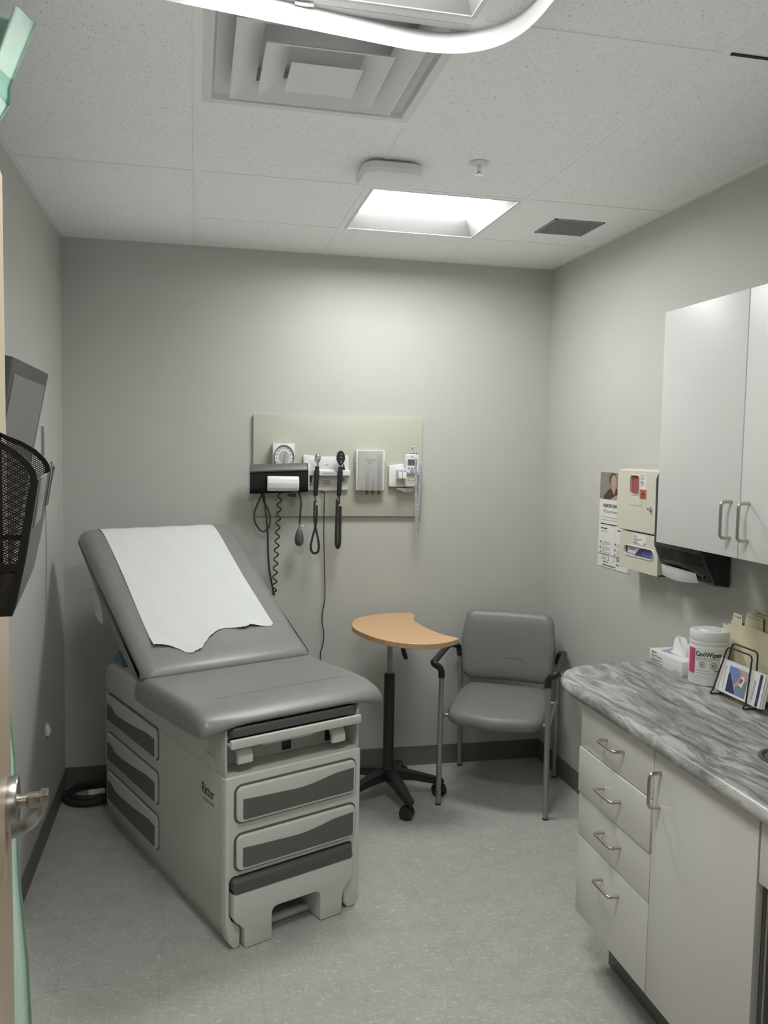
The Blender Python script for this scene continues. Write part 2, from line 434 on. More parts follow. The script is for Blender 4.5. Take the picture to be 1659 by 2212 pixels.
struct('ceiling_hallway', B(-2.0, 4.0, -6.0, YF - 0.12, H, H + 0.05), CEIL)
for nm, a in (('baseboard_back', (0.0, W, -0.004, 0.0)), ('baseboard_left', (0.0, 0.004, YF, 0.0)), ('baseboard_right', (W - 0.004, W, YF, 0.0))):
    struct(nm, B(a[0], a[1], a[2], a[3], 0, 0.1016), BASEB)

# ceiling: lay-in tiles around the fixtures, exposed tee grid
xs = [0.0, XA, XA + T, XA + 2 * T, W]
ys = [0.0] + [-(D0 + k * T) for k in range(0, 6)]
holes = {(2, 1), (1, 3), (1, 4)}
bm = NB()
for i in range(4):
    for j in range(len(ys) - 1):
        if (i, j) in holes: continue
        box(bm, xs[i], xs[i + 1], max(ys[j + 1], YF), ys[j], H + 0.0012, H + 0.02)
struct('ceiling', bm, CEIL)
bm = NB(); tb = 0.012
def tee(x0, x1, y0, y1): box(bm, x0, x1, y0, y1, H - 0.001, H + 0.004)
for k, x in enumerate(xs[1:-1]): tee(x - tb, x + tb, YF, -.022)
tee(0, 0.022, YF, -.022); tee(W - 0.022, W, YF, -.022); tee(0, W, -0.022, 0)
rows = {0: [1, 2, 3], 1: [0, 1, 2, 3], 2: [1], 3: [0, 1, 2, 3], 4: [1], 5: [0, 1, 2, 3]}
for k, cols in rows.items():
    y = -(D0 + k * T)
    for c in cols: tee(xs[c] + (tb if c else .022), xs[c + 1] - (tb if c < 3 else .022), y - tb, y + tb)
struct('trim_2', bm, TBAR)
struct('tile_gap_shade', B(1.845, 2.05, -2.338, -2.328, H - 0.0015, H + 0.001), HOLESHADE)  # flat dark strip painted as the shadow gap of a lifted tile
# service void above the tiles keeps light from leaking
struct('ceiling_slab', B(-0.12, W + 0.12, YF, 0.12, H + 0.25, H + 0.3), CARC)

# ------------------------------------------------------------------ ceiling fixtures
def troffer(x0, x1, y0, y1, label, lens):
    t = thing('ceiling_light', label, 'ceiling light', ((x0 + x1) / 2, (y0 + y1) / 2, H), group=None)
    b = NB(); f = 0.012
    for a in ((x0, x1, y0, y0 + f), (x0, x1, y1 - f, y1), (x0, x0 + f, y0 + f, y1 - f), (x1 - f, x1, y0 + f, y1 - f)):
        box(b, a[0], a[1], a[2], a[3], H - 0.002, H + 0.01, r=.001)
    part('frame', b, WHITEM, t)
    ym = (y0 + y1) / 2; hw = 0.20; zt = H + 0.052
    xi0, xi1, yi0, yi1 = x0 + f, x1 - f, y0 + f, y1 - f
    b = NB()
    quad(b, [(xi0, yi0, H), (xi1, yi0, H), (xi1 - .05, ym - hw, zt), (xi0 + .012, ym - hw, zt)])
    quad(b, [(xi0, yi1, H), (xi1, yi1, H), (xi1 - .05, ym + hw, zt), (xi0 + .012, ym + hw, zt)])
    quad(b, [(xi0, yi0, H), (xi0, yi1, H), (xi0 + .012, ym + hw, zt), (xi0 + .012, ym - hw, zt)])
    quad(b, [(xi1, yi0, H), (xi1, yi1, H), (xi1 - .05, ym + hw, zt), (xi1 - .05, ym - hw, zt)])
    box(b, xi0 + .012, xi1 - .05, ym - hw, ym + hw, zt + .012, zt + .02)
    part('reflector', b, REFL, t)
    prof = [(ym - hw, zt + .008)] + [(ym + hw * math.sin(s), zt - 0.008 * math.cos(s)) for s in [(-PI / 2) + PI * k / 12 for k in range(13)]] + [(ym + hw, zt + .008)]
    part('lens', prism(NB(), prof, 'x', xi0 + .014, xi1 - .052), lens, t, 'glowing white lens')
    return t
troffer(XA + T + tb, XA + 2 * T - tb, -(D0 + T) + tb, -D0 - tb, 'lit recessed square ceiling light close to the back wall, above the bedside equipment', LENS)
troffer(XA + tb, XA + T - tb, -(D0 + 4 * T) + tb, -(D0 + 3 * T) - tb, 'recessed square ceiling light next to the air diffuser, inside the curve of the curtain track', LENS2)

# supply air diffuser with three nested louvre frames
cx, cy = XA + T / 2, -(D0 + 2.5 * T)
t = thing('air_diffuser', 'white square air diffuser with nested louvre frames set in the ceiling', 'air diffuser', (cx, cy, H))
def sq(h, z): return [Vector((cx - h, cy - h, z)), Vector((cx + h, cy - h, z)), Vector((cx + h, cy + h, z)), Vector((cx - h, cy + h, z))]
hh = T / 2 - tb
part('frame', loft(NB(), [sq(hh, H + .004), sq(hh, H - .002), sq(.268, H - .002), sq(.262, H + .012), sq(.20, H + .035), sq(.20, H + .06), sq(hh, H + .06)], caps=False), WHITEM, t, angle=20)
for h0, h1, z0, z1 in ((.222, .155, H - .014, H + .012), (.152, .09, H - .027, H - .002)):
    part('louvre', loft(NB(), [sq(h0, z0), sq(h0 - .004, z0 - .001), sq(h1, z1), sq(h1 + .001, z1 + .004), sq(h0 - .004, z0 + .005), sq(h0, z0)], caps=False), WHITEM, t, angle=20)
part('centre_panel', loft(NB(), [sq(.087, H - .036), sq(.083, H - .037), sq(.06, H - .028), sq(.058, H - .02)], caps=True), WHITEM, t, angle=20)
part('throat', B(cx - .20, cx + .20, cy - .20, cy + .20, H + .061, H + .065), WHITEM, t)

t = thing('exhaust_grille', 'small grey square exhaust grille flush in a ceiling tile near the right wall', 'air grille', (2.147, -.788, H))
b = NB()
for k in range(14):
    y = -.894 + .0153 * k
    box(b, 2.045, 2.25, y, y + .006, H - .003, H + .003)
for k in range(14):
    x = 2.045 + .0153 * k
    box(b, x, x + .005, -.894, -.682, H - .002, H + .003)
part('grille', b, GREY5, t)
part('frame', prism(prism(prism(B(2.038, 2.046, -.90, -.678, H - .003, H + .004), [(2.25, -.90), (2.257, -.90), (2.257, -.678), (2.25, -.678)], 'z', H - .003, H + .004), [(2.038, -.90), (2.257, -.90), (2.257, -.893), (2.038, -.893)], 'z', H - .003, H + .004), [(2.038, -.685), (2.257, -.685), (2.257, -.678), (2.038, -.678)], 'z', H - .003, H + .004), GREY5, t)
part('backing', B(2.04, 2.255, -.898, -.68, H + .001, H + .003), GREY5, t)

t = thing('ceiling_access_point', 'white rounded square wireless unit hanging on the ceiling just before the lit light', 'wireless unit', (1.245, -1.315, H))
o2 = rrect(1.14, 1.35, -1.42, -1.21, .055, 8)
part('housing', plate(NB(), o2, 'z', [(H - .002, .02), (H - .012, .004), (H - .03, 0), (H - .042, .01), (H - .046, .03)]), WHITEP, t)
part('mount', B(1.18, 1.31, -1.38, -1.25, H - .012, H), WHITEM, t)

t = thing('ceiling_sprinkler', 'small pale fire sprinkler head in the ceiling behind the lit light', 'sprinkler', (1.52, -1.45, H))
part('escutcheon', lathe(NB(), [(.032, 0), (.032, -.003), (.02, -.007), (.011, -.009)], (1.52, -1.45, H)), WHITEM, t)
part('head', lathe(lathe(NB(), [(.007, -.008), (.007, -.03), (.003, -.032)], (1.52, -1.45, H)), [(.015, -.036), (.016, -.038), (.015, -.039)], (1.52, -1.45, H)), CHROME, t)

# curtain track with its rounded corner
TZ = 2.573
path = corner_path([(0.003, -2.43, TZ), (1.30, -2.235, TZ), (1.305, -3.52, TZ)], 0.26, 14)
t = thing('curtain_track', 'white curved curtain track hanging under the ceiling around the air diffuser', 'curtain track', (0.9, -2.3, TZ))
b = NB(); tube(b, path, 0.0, n=4, flat=(.011, .0235))
part('rail', b, mat('track_aluminium', (.52, .525, .53), .45), t)
for q, (px, py) in enumerate(((.83, -2.303), (1.20, -2.262))):
    b = B(px - .012, px + .012, py - .012, py + .012, TZ + .02, H, r=.003); tube(b, [(px - .02, py - .012, TZ + .022), (px + .02, py - .012, TZ + .022)], .004, 8)
    part('ceiling_clip', b, WHITEP, t)
for px, py in ((.07, -2.42), (.13, -2.411), (.20, -2.40), (.26, -2.391)):
    part('carrier', tube(B(px - .006, px + .006, py - .005, py + .005, TZ - .032, TZ - .022), [(px, py, TZ - .03), (px, py, TZ - .066)], .0025, 6), WHITEP, t)

# gathered privacy curtain at the end of the track, behind the door
def curtain():
    t = thing('privacy_curtain', 'pale mint green privacy curtain gathered by the left wall behind the open door', 'curtain', (.13, -2.35, .2))
    cols, rows = 90, 60
    def wr(z):      # right end of the bunch as it hangs: flared header, pulled in below, wider hem
        ks = [(2.52, .292), (2.50, .287), (2.373, .236), (2.35, .236), (2.312, .212), (2.2, .185), (1.6, .19), (1.1, .214), (.965, .226), (.70, .232), (.50, .247), (.357, .251), (.22, .262)]
        for (z0, w0), (z1, w1) in zip(ks[:-1], ks[1:]):
            if z <= z0 and z >= z1: return w0 + (w1 - w0) * (z0 - z) / (z0 - z1)
        return ks[-1][1]
    def P(u, z):
        w = wr(z)
        x = .022 + (w - .022) * u
        amp = .045 if z < 2.35 else .03
        y = -2.30 + (-.07) * (1 - u) + amp * math.sin(u * 2 * PI * 5.25 + .7) + .008 * math.sin(z * 3 + u * 9)
        return Vector((x, y, z))
    def sheet(z0, z1, n):
        b = NB(); g = [[b.verts.new(P(u / cols, z0 + (z1 - z0) * v / n)) for u in range(cols + 1)] for v in range(n + 1)]
        for v in range(n):
            for u in range(cols): b.faces.new((g[v][u], g[v][u + 1], g[v + 1][u + 1], g[v + 1][u]))
        return b
    part('header', sheet(2.392, 2.508, 10), GREEN, t, angle=80)
    part('mesh_band', sheet(2.345, 2.392, 6), GREEND, t, 'darker ribbed band', angle=80)
    part('drape', sheet(.22, 2.345, rows), GREEN, t, angle=80)
curtain()

# ------------------------------------------------------------------ the open door (hinged on the doorway, free edge in the room)
DL, DR = (0.28137, -2.59552, 0.0), math.radians(6.55)
door = bpy.data.objects.new('door_1', finish('door_1', B(-.044, 0, -.91, 0, .012, 2.106, r=.0015), DOORWOOD)); C.objects.link(door)
door.location = DL; door.rotation_euler = (0, 0, DR); door['kind'] = 'structure'
FR[door.name] = Matrix.Identity(4)
RX = Matrix.Rotation(PI / 2, 4, 'Y')
b = lathe(NB(), [(.047, 0), (.047, .014), (.0455, .0165), (.042, .0175), (.014, .0175)], (0, -.07, 1.028), 48, RX)
hd = part('door_handle', b, STEEL, door, 'brushed steel lever handle on a round rose')
b = lathe(NB(), [(.0115, .017), (.0115, .03), (.0125, .031), (.0125, .05)], (0, -.07, 1.031), 24, RX)
box(b, .031, .056, -.083, -.057, 1.021, 1.042, r=.0025)
part('lever_shank', b, STEEL, hd)
lev = spl([(.0625, -.050, 1.032), (.0625, -.085, 1.032), (.060, -.115, 1.032), (.052, -.148, 1.032), (.036, -.174, 1.031), (.014, -.190, 1.030)], 6)
b = NB(); tube(b, lev, 0, n=4, flat=(.0028, .0125))
box(b, .052, .0655, -.084, -.050, 1.0215, 1.0425, r=.001)
part('lever', b, STEEL, hd)

# wire mesh chart holder hanging on the door
def uvpanel(b, pts3, uv):
    L = b.loops.layers.uv.verify()
    f = b.faces.new([b.verts.new(p) for p in pts3])
    for l, q in zip(f.loops, uv): l[L].uv = q
t = thing('chart_holder', 'black wire mesh chart holder hung on the face of the open door', 'file holder', DL, DR, local=True)
SIDE = [(.002, 1.447), (.049, 1.447), (.053, 1.458), (.064, 1.51), (.0745, 1.575), (.0795, 1.607), (.078, 1.617), (.072, 1.627), (.058, 1.641), (.038, 1.653), (.018, 1.661), (.002, 1.666)]
def side_panel(s):
    out = SIDE; ins = inset(out, .0075)
    b = NB()
    loft(b, [[Vector((x, -s - .0035, z)) for x, z in out], [Vector((x, -s - .0035, z)) for x, z in ins], [Vector((x, -s + .0035, z)) for x, z in ins], [Vector((x, -s + .0035, z)) for x, z in out], [Vector((x, -s - .0035, z)) for x, z in out]], caps=False)
    box(b, .004, .063, -s - .003, -s + .003, 1.499, 1.507)
    fr = part('side_frame', b, BLACK, t)
    b = NB(); uvpanel(b, [(x, -s, z) for x, z in ins], [(x, z) for x, z in ins])
    part('side_mesh', b, MESHM, fr)
side_panel(.54); side_panel(.19)
b = NB()
uvpanel(b, [(.003, -.54, 1.447), (.003, -.19, 1.447), (.003, -.19, 1.666), (.003, -.54, 1.666)], [(0, 0), (.35, 0), (.35, .22), (0, .22)])
bk = part('back_mesh', b, MESHM, t)
b = NB()
for x in (.003,):
    for z in (1.447, 1.666): box(b, x - .002, x + .003, -.543, -.187, z - .004, z + .004)
    for s in (.54, .19): box(b, x - .002, x + .003, -s - .003, -s + .003, 1.447, 1.666)
part('back_frame', b, BLACK, t)
fp = [(.049, 1.446), (.053, 1.458), (.064, 1.51), (.0745, 1.575), (.0795, 1.607)]
b = loft(NB(), [[Vector((x + o, -s, z)) for x, z in fp for o in (0,)] + [Vector((x + .0015, -s, z)) for x, z in fp[::-1]] for s in (.538, .192)])
part('front_panel', b, FILM, t, 'dark grey front sheet')
part('bottom_panel', B(.002, .05, -.538, -.192, 1.4445, 1.4475), BLACK, t)
Mh = Matrix.Translation((.0748, 0, 1.575)) @ Matrix.Rotation(.15, 4, 'Y')
part('label_holder', B(0, .0022, -.50, -.34, -.03, .034, r=.0008, M=Mh), SILVER, t, 'clear grey label holder')
b = B(.001, .003, -.24, -.205, -.02, .05, r=.0008, M=Mh)
tube(b, [(.0745, -.21, 1.555), (.080, -.21, 1.59), (.0855, -.21, 1.614), (.0815, -.21, 1.622)], .0022, 8)
part('label_hook', b, SILVER, t, 'clear grey hook')

# things on the left wall
t = thing('wall_screen', 'dark framed grey screen tilted forward on the left wall, half behind the open door', 'screen', (0.0, -1.52, 1.25))
th = math.atan2(.122, .625); Ms = Matrix.Translation((.018, -1.517, 1.251)) @ Matrix.Rotation(th, 4, 'Y')
fr = part('frame', B(-.03, .0, -.267, .267, 0, .637, r=.004, M=Ms), FRAMED, t)
part('display', B(.0002, .002, -.232, .236, .03, .595, M=Ms), PANELG, t)
b = B(.0, .022, -1.68, -1.36, 1.56, 1.80, r=.004); box(b, .015, .052, -1.62, -1.42, 1.63, 1.77, r=.004)
part('wall_mount', b, BLACK, t)
t = thing('wall_bracket', 'narrow grey metal bracket with two screws on the left wall above the hanging cable', 'bracket', (0, -.54, 1.6))
b = prism(NB(), rrect(-.556, -.522, 1.60, 1.722, .006), 'x', 0, .006, r=.001)
part('plate', b, SILVER, t)
for z in (1.69, 1.655):
    part('screw', lathe(NB(), [(.006, 0), (.006, .003), (.003, .0055)], (.006, -.54, z), 12, RX), CHROME, t)
solo('wall_cable', tube(NB(), spl([(.004, -.545, 1.60), (.004, -.50, 1.4), (.004, -.49, 1.2), (.004, -.505, 1.02), (.004, -.51, .9)], 6), .0018, 6), INKG, 'thin grey cable hanging down the left wall below the metal bracket', 'cable', loc=(0, -.5, .9))
t = thing('wall_hook', 'small white plastic hook low on the left wall', 'hook', (0, -.52, .44))
part('plate', B(0, .004, -.540, -.505, .436, .488, r=.001), WHITEP, t)
part('prong', prism(NB(), rpoly([(.003, .440), (.003, .482), (.009, .486), (.020, .458), (.013, .438)], .003, 3), 'y', -.533, -.512, r=.001), WHITEP, t)

# ------------------------------------------------------------------ examination table (local frame: x along its front, y to the back)
TL, TR = (0.75, -1.461, 0.0), math.radians(23.7)
tab = thing('exam_table', 'grey padded examination table with raised back and pale drawers', 'examination table', TL, TR, local=True)
# body
rings = []
def br(x0, x1, y0, y1, z, r=.02): return [Vector((u, v, z)) for u, v in rrect(x0, x1, y0, y1, r, 4)]
def ur(x0, x1, y0, y1, z, r=.015, w=.016, yn=.28):      # plan of the hollow base: open at the front for the step
    back_ = [(u, v) for u, v in rrect(x0, x1, y0, y1, r, 4)]
    back_ = [q for q in back_ if q[1] > .5]
    return [Vector((u, v, z)) for u, v in [(x0 + w, yn), (x1 - w, yn), (x1 - w, y0), (x1, y0)] + back_ + [(x0, y0), (x0 + w, y0)]]
b = loft(NB(), [ur(-.026, .441, 0, 1.14, .0), ur(-.03, .445, 0, 1.15, .025), ur(-.055, .47, 0, 1.185, .09), ur(-.055, .47, 0, 1.185, .25)])
loft(b, [br(-.055, .47, .0, 1.185, .25, .004), br(-.055, .47, .0, 1.185, .578, .004), br(-.051, .466, .004, 1.181, .583, .004)])
body = part('base', b, TABLEW, tab)
# upper housing, with a recess at the front
b = B(-.055, .47, .11, .72, .585, .742, r=.004); box(b, -.05, .465, .70, 1.0, .585, .70)
prism(b, rpoly([(.70, .585), (1.185, .585), (1.185, .655), (1.165, .70), (1.10, .716), (.86, .718), (.79, .69), (.70, .69)], [0, 0, .01, .03, .03, .02, .02, 0], 4), 'x', -.055, .47, r=.01, seg=3)
for x0, x1 in ((-.055, -.046), (.461, .47)): box(b, x0, x1, .0, .13, .583, .738, r=.001)
box(b, -.046, .461, .0, .14, .583, .589)
box(b, -.05, .465, .02, 1.0, .70, .72)
prism(b, rrect(.07, .155, .582, .628, .006), 'x', -.0585, -.05, r=.001)
part('upper_housing', b, TABLEW, tab)
part('recess_back', B(-.045, .46, .085, .11, .59, .69), TABLEW, tab)
for a in ((-.040, -.005), (.380, .412)): part('stirrup_slot_shade', B(a[0], a[1], .082, .0855, .597, .655), HOLESHADE, tab)  # flat dark plates painted as the shade inside the slots
# front frame standing on two feet
fp = [(-.0565, .582), (.4715, .582), (.4715, .075), (.464, .02), (.452, .0), (.425, .0), (.41, .02), (.402, .085), (.412, .10), (.440, .128), (.440, .246), (-.042, .246), (-.042, .118), (-.034, .098), (-.006, .073), (-.003, .06), (-.004, .008), (-.012, .0), (-.028, .0), (-.046, .03), (-.0565, .09)]
fp = rpoly(fp, [.008, .008, .02, .01, .01, .008, .01, .012, .012, .012, .018, .018, .012, .012, .012, .01, .006, .006, .01, .02, .02], 4)
part('front_frame', prism(NB(), fp, 'y', -.012, .028, r=.007, seg=3), TABLEL, tab)
def wavy(x0, x1, zt, zb, ks, r=.008):
    top = [(x0 + (x1 - x0) * u, zt + dz) for u, dz in ks]
    top = [(p.x, p.y) for p in spl([Vector((q[0], q[1], 0)) for q in top], 5)]
    cor = rpoly([(x0, zb), (x1, zb)] + [top[-1], top[len(top) // 2], top[0]], 0)
    base = rpoly([(x0, zb + .02), (x0, zb), (x1, zb), (x1, zb + .02)], [0, r, r, 0], 4)
    return base + top[::-1]
for z0, z1 in ((.429, .548), (.267, .385)):
    ol = rrect(-.022, .444, z0, z1, .022, 6)
    b = prism(NB(), inset(ol, -.007), 'y', -.0135, -.0115)      # dark plate painted as the shadow gap round the drawer
    gap = part('drawer', prism(NB(), ol, 'y', -.026, -.010, r=.006, seg=3), TABLEL, tab)
    part('drawer_gap_shade', b, INSERT, gap)
    part('insert_panel', prism(NB(), wavy(-.002, .432, z1 - .0, z0 + .010, [(0, -.040), (.12, -.043), (.3, -.046), (.5, -.049), (.66, -.042), (.82, -.030), (1, -.026)]), 'y', -.0275, -.02), INSERT, gap, 'dark grey insert')
# side drawers on the left flank
for z0, z1 in ((.463, .580), (.290, .412), (.112, .243)):
    ol = rrect(.568, 1.138, z0, z1, .02, 6)
    dr = part('side_drawer', prism(NB(), ol, 'x', -.066, -.05, r=.005, seg=3), TABLEW, tab)
    part('drawer_gap_shade', prism(NB(), inset(ol, -.006), 'x', -.0565, -.054), INSERT, dr)  # dark plate painted as shade in the gap round the side drawer
    part('insert_panel', prism(NB(), wavy(.582, 1.126, z1 + .004, z0 + .010, [(0, -.042), (.15, -.040), (.4, -.052), (.62, -.060), (.8, -.062), (.9, -.045), (1, -.040)]), 'x', -.0675, -.06), INSERT, dr, 'dark grey insert')
# maker's lettering on the flank
Mt = frame_m((-.0556, .178, .478), (0, -1, 0), (0, 0, 1))
part('lettering', text_bm('Ritter', .052, Mt, sx=.80), INK, tab)
Mt = frame_m((-.0556, .168, .455), (0, -1, 0), (0, 0, 1))
part('lettering', text_bm('by MIDMARK', .017, Mt, sx=.95), INKG, tab)
# pull-out step
sp = rpoly([(-.036, .195), (-.036, .116), (-.028, .100), (.0, .072), (.004, .06), (.006, .001), (.106, .001), (.106, .112), (.297, .112), (.297, .001), (.387, .001), (.389, .06), (.393, .088), (.43, .125), (.43, .195)], [.0, .012, .012, .012, .01, .006, .004, .022, .022, .006, .006, .01, .012, .014, 0], 4)
b = prism(NB(), sp, 'y', -.03, .16, r=.005, seg=3)
st = part('step', b, TABLEL, tab)
part('tread', pad(NB(), rpoly([(-.032, .193), (.23, .193), (.23, .242), (-.032, .242)], [.004, .004, .004, .022], 5), 'x', -.037, .431, .012), VINYLD, st, 'dark grey tread')
b = B(.107, .296, .05, .07, .004, .024, r=.002); box(b, .107, .296, .12, .14, .03, .05, r=.002)
part('crossbar', b, TABLEL, st)
# tray, footrest pad, stirrups, socket
tr = part('tray', box(B(-.049, .456, -.035, -.02, .683, .711, r=.002), -.044, .452, -.02, .11, .684, .690), TABLEL, tab)
b = plate(NB(), [(u, v) for u, v in rrect(.07, .28, -.02, .03, .02)], 'z', [(.684, 0), (.674, .001), (.669, .008)])
part('tray_grip', b, TABLEL, tr)
b = plate(NB(), rrect(-.043, .449, -.017, .11, .025, 5), 'z', [(.711, .008), (.716, .001), (.726, 0), (.738, .001), (.744, .007)])
part('footrest_pad', b, VINYLD, tab, 'grey vinyl pad coloured dark for shade')  # same grey vinyl as the seat, shadow put into a darker colour
for a in (.012, .376):
    pr_ = spl([(0, .075, .667), (0, .03, .672), (0, .0, .667), (0, -.014, .650), (0, -.016, .622)], 5)
    b = NB(); loft(b, [[Vector((a - .027, p.y, p.z)), Vector((a + .027, p.y, p.z)), Vector((a + .027, p.y + .018, p.z - .004)), Vector((a - .027, p.y + .018, p.z - .004))] for p in pr_])
    bmesh.ops.bevel(b, geom=[e for e in b.edges if len(e.link_faces) == 2 and e.calc_face_angle(0) > 1.0], offset=.003, segments=2, affect='EDGES')
    part('stirrup', b, TABLEL, tab)
part('power_socket', B(.203, .238, .0815, .086, .598, .637, r=.001), OUTLETG, tab, 'small dark green socket')
# seat and back cushions
seat = [(.57, .735), (.57, .800), (.40, .804), (.25, .807), (.15, .807), (.08, .803), (.03, .792), (-.004, .776), (-.018, .764), (-.014, .754), (.005, .750), (.03, .749), (.10, .746), (.25, .740)]
seat = [(p.x, p.y) for p in spl([(u, v, 0) for u, v in seat], 4, closed=True)]
b = NB(); pad_droop(b, seat, -.142, .572, .036, .768, .024, .09, 7)
tube(b, spl([(-.12, .03, .792), (-.085, .085, .802), (-.05, .115, .8055), (.0, .132, .8065), (.25, .134, .8068), (.50, .132, .8065), (.555, .125, .803)], 6), .0013, 6)
part('seat_cushion', b, VINYL, tab)
back = [(.487, .800), (.496, .826), (.53, .850), (.60, .888), (.70, .950), (.80, 1.015), (1.0, 1.146), (1.14, 1.238), (1.20, 1.270), (1.243, 1.280), (1.283, 1.268), (1.300, 1.236), (1.288, 1.198), (1.15, 1.095), (.95, .960), (.75, .830), (.62, .768), (.53, .762)]
back = [(p.x, p.y) for p in spl([(u, v, 0) for u, v in back], 4, closed=True)]
b = NB(); pad(b, back, 'x', -.142, .572, .048, 7)
part('back_cushion', b, VINYL, tab)
b = prism(NB(), [(1.2, 1.08), (.78, .80), (.80, .77), (1.22, 1.05)], 'x', .03, .40)
box(b, .18, .25, .80, .84, .69, .83)
part('back_support', b, SILVER, tab)

# paper sheet over the back
ptop = [(p.x, p.y) for p in spl([(.50, .830, 0), (.53, .852, 0), (.60, .890, 0), (.70, .952, 0), (.80, 1.017, 0), (1.0, 1.148, 0), (1.14, 1.240, 0), (1.20, 1.2725, 0), (1.243, 1.283, 0), (1.286, 1.270, 0), (1.3035, 1.236, 0), (1.31, 1.17, 0), (1.312, 1.10, 0)], 10)]
cum = [0]
for p, q in zip(ptop[:-1], ptop[1:]): cum.append(cum[-1] + math.hypot(q[0] - p[0], q[1] - p[1]))
def at_s(s):
    for i in range(len(cum) - 1):
        if cum[i + 1] >= s:
            f = (s - cum[i]) / (cum[i + 1] - cum[i]); return ptop[i][0] + (ptop[i + 1][0] - ptop[i][0]) * f, ptop[i][1] + (ptop[i + 1][1] - ptop[i][1]) * f
    return ptop[-1]
edge = [(0, .125), (.06, .120), (.12, .112), (.165, .095), (.21, .068), (.245, .058), (.28, .066), (.33, .074), (.36, .092), (.40, .112), (.44, .135), (.48, .150), (.54, .170), (.60, .176), (.66, .168), (.70, .165), (.75, .160), (.80, .170), (.86, .164), (.92, .158), (.97, .156), (1, .166)]
def e_at(u):
    for (u0, s0), (u1, s1) in zip(edge[:-1], edge[1:]):
        if u <= u1: return s0 + (s1 - s0) * (u - u0) / (u1 - u0)
    return edge[-1][1]
pap = thing('exam_paper', 'white paper sheet with a torn lower edge draped over the raised back of the table', 'paper sheet', TL, TR, local=True)
b = NB(); na, ns = 72, 44; g = []
for i in range(na + 1):
    u = i / na; s0 = e_at(u) + random.uniform(-.0018, .0018); col = []
    for j in range(ns + 1):
        s = s0 + (cum[-1] - s0) * j / ns; y, z = at_s(s)
        lift = .010 * math.exp(-((s - s0) / .03) ** 2) * (.5 + .5 * math.sin(u * 17 + 1)) + .0012 * (1 + math.sin(u * 23 + s * 14))
        bow = .008 * math.sin(PI * min(1, max(0, (s - .1) / 1.0))) * (1 if u > .5 else -1) * abs(2 * u - 1)
        col.append(b.verts.new((-.062 + .535 * u - bow, y - .5 * lift, z + .85 * lift)))
    g.append(col)
for i in range(na):
    for j in range(ns): b.faces.new((g[i][j], g[i + 1][j], g[i + 1][j + 1], g[i][j + 1]))
part('sheet', b, PAPER, pap, angle=80)
b = loft(NB(), [[Vector((-.102 + .0015 * k, y, z)) for y, z in ((1.262, 1.020), (1.21, 1.034), (1.165, 1.034), (1.13, 1.012), (1.10, .985), (1.076, .945), (1.066, .905), (1.085, .900), (1.12, .905), (1.155, .918), (1.175, .945), (1.205, .975), (1.235, 1.0))] for k in range(3)])
part('paper_roll_end', b, PAPER, pap, 'loose white paper flap behind the back')
# blue pad corner behind the back
b = NB(); loft(b, [[Vector(p) for p in ((-.03, 1.02, .721), (-.03, 1.15, .721), (-.03, 1.145, .724), (-.03, 1.085, .775), (-.03, 1.03, .727))], [Vector(p) for p in ((.22, 1.02, .721), (.22, 1.15, .721), (.22, 1.145, .724), (.22, 1.085, .735), (.22, 1.03, .727))]])
solo('blue_pad', b, BLUEPAD, 'folded blue absorbent pad tucked behind the raised back of the table', 'pad', angle=60)
o = bpy.data.objects['blue_pad']; o.location = TL; o.rotation_euler = (0, 0, TR)

# coiled power cord in the corner
t = thing('power_cord', 'thick black power cord coiled on the floor in the back corner beside the table', 'power cord', (.13, -.13, 0))
pts = []
for k in range(97):
    a = k / 96 * 2 * PI * 2.6 - .6; r = .108 + .012 * math.sin(a * .37) - .004 * (k / 32)
    pts.append((.135 + r * 1.02 * math.cos(a), -.135 + r * math.sin(a), .016 + .020 * (k / 96) + .004 * math.sin(a * 1.3)))
part('coil', tube(NB(), pts, .0135, 10), RUBBER, t)
part('tag', B(.125, .20, -.215, -.180, .034, .060, r=.005, M=Matrix.Translation((.16, -.2, .05)) @ Matrix.Rotation(.25, 4, 'Z') @ Matrix.Translation((-.16, .2, -.05))), CORDP, t, 'pale grey plug')

# ------------------------------------------------------------------ equipment board on the back wall
BD = (.882, 1.733, 1.314, 1.812)
solo('equipment_board', B(BD[0], BD[1], -.02, 0, BD[2], BD[3], r=.0015), BOARD, 'long sage green board fixed to the back wall behind the medical instruments', 'wall board', loc=((BD[0] + BD[1]) / 2, 0, BD[2]))
FY = -.02      # face of the board
XR, ZU = (1, 0, 0), (0, 0, 1)
def face_m(x, y, z): return frame_m((x, y, z), XR, ZU)    # text facing the room (-y)

# blood pressure gauge with its cuff basket
t = thing('pressure_gauge', 'white square blood pressure gauge with round dial above the black cuff', 'gauge', (1.025, FY, 1.56))
b = B(.972, 1.078, -.072, FY, 1.545, 1.672, r=.003)
hs = part('housing', b, WHITEP, t)
b = lathe(NB(), [(.0495, 0), (.0495, .006), (.0455, .006), (.0455, 0)], (1.026, -.072, 1.602), 40, Matrix.Rotation(PI / 2, 4, 'X'))
def ell(m): return m
zs = Matrix.Translation((1.026, 0, 1.606)) @ Matrix.Diagonal((1, 1, 1.20, 1)) @ Matrix.Translation((-1.026, 0, -1.602))
bmesh.ops.transform(b, matrix=zs, verts=b.verts)
part('bezel', b, SCREEN, t, 'dark round rim')
def disc(r, y, z0=1.606, n=40): return [Vector((1.026 + r * math.cos(2 * PI * k / n), y, z0 + 1.2 * r * math.sin(2 * PI * k / n))) for k in range(n)]
dial = part('dial', loft(NB(), [disc(.046, -.0722), disc(.046, -.0735)]), WHITEP, t)
part('dial_centre', loft(NB(), [disc(.0255, -.0735), disc(.0255, -.0742)]), DIALG, dial)
b = NB()
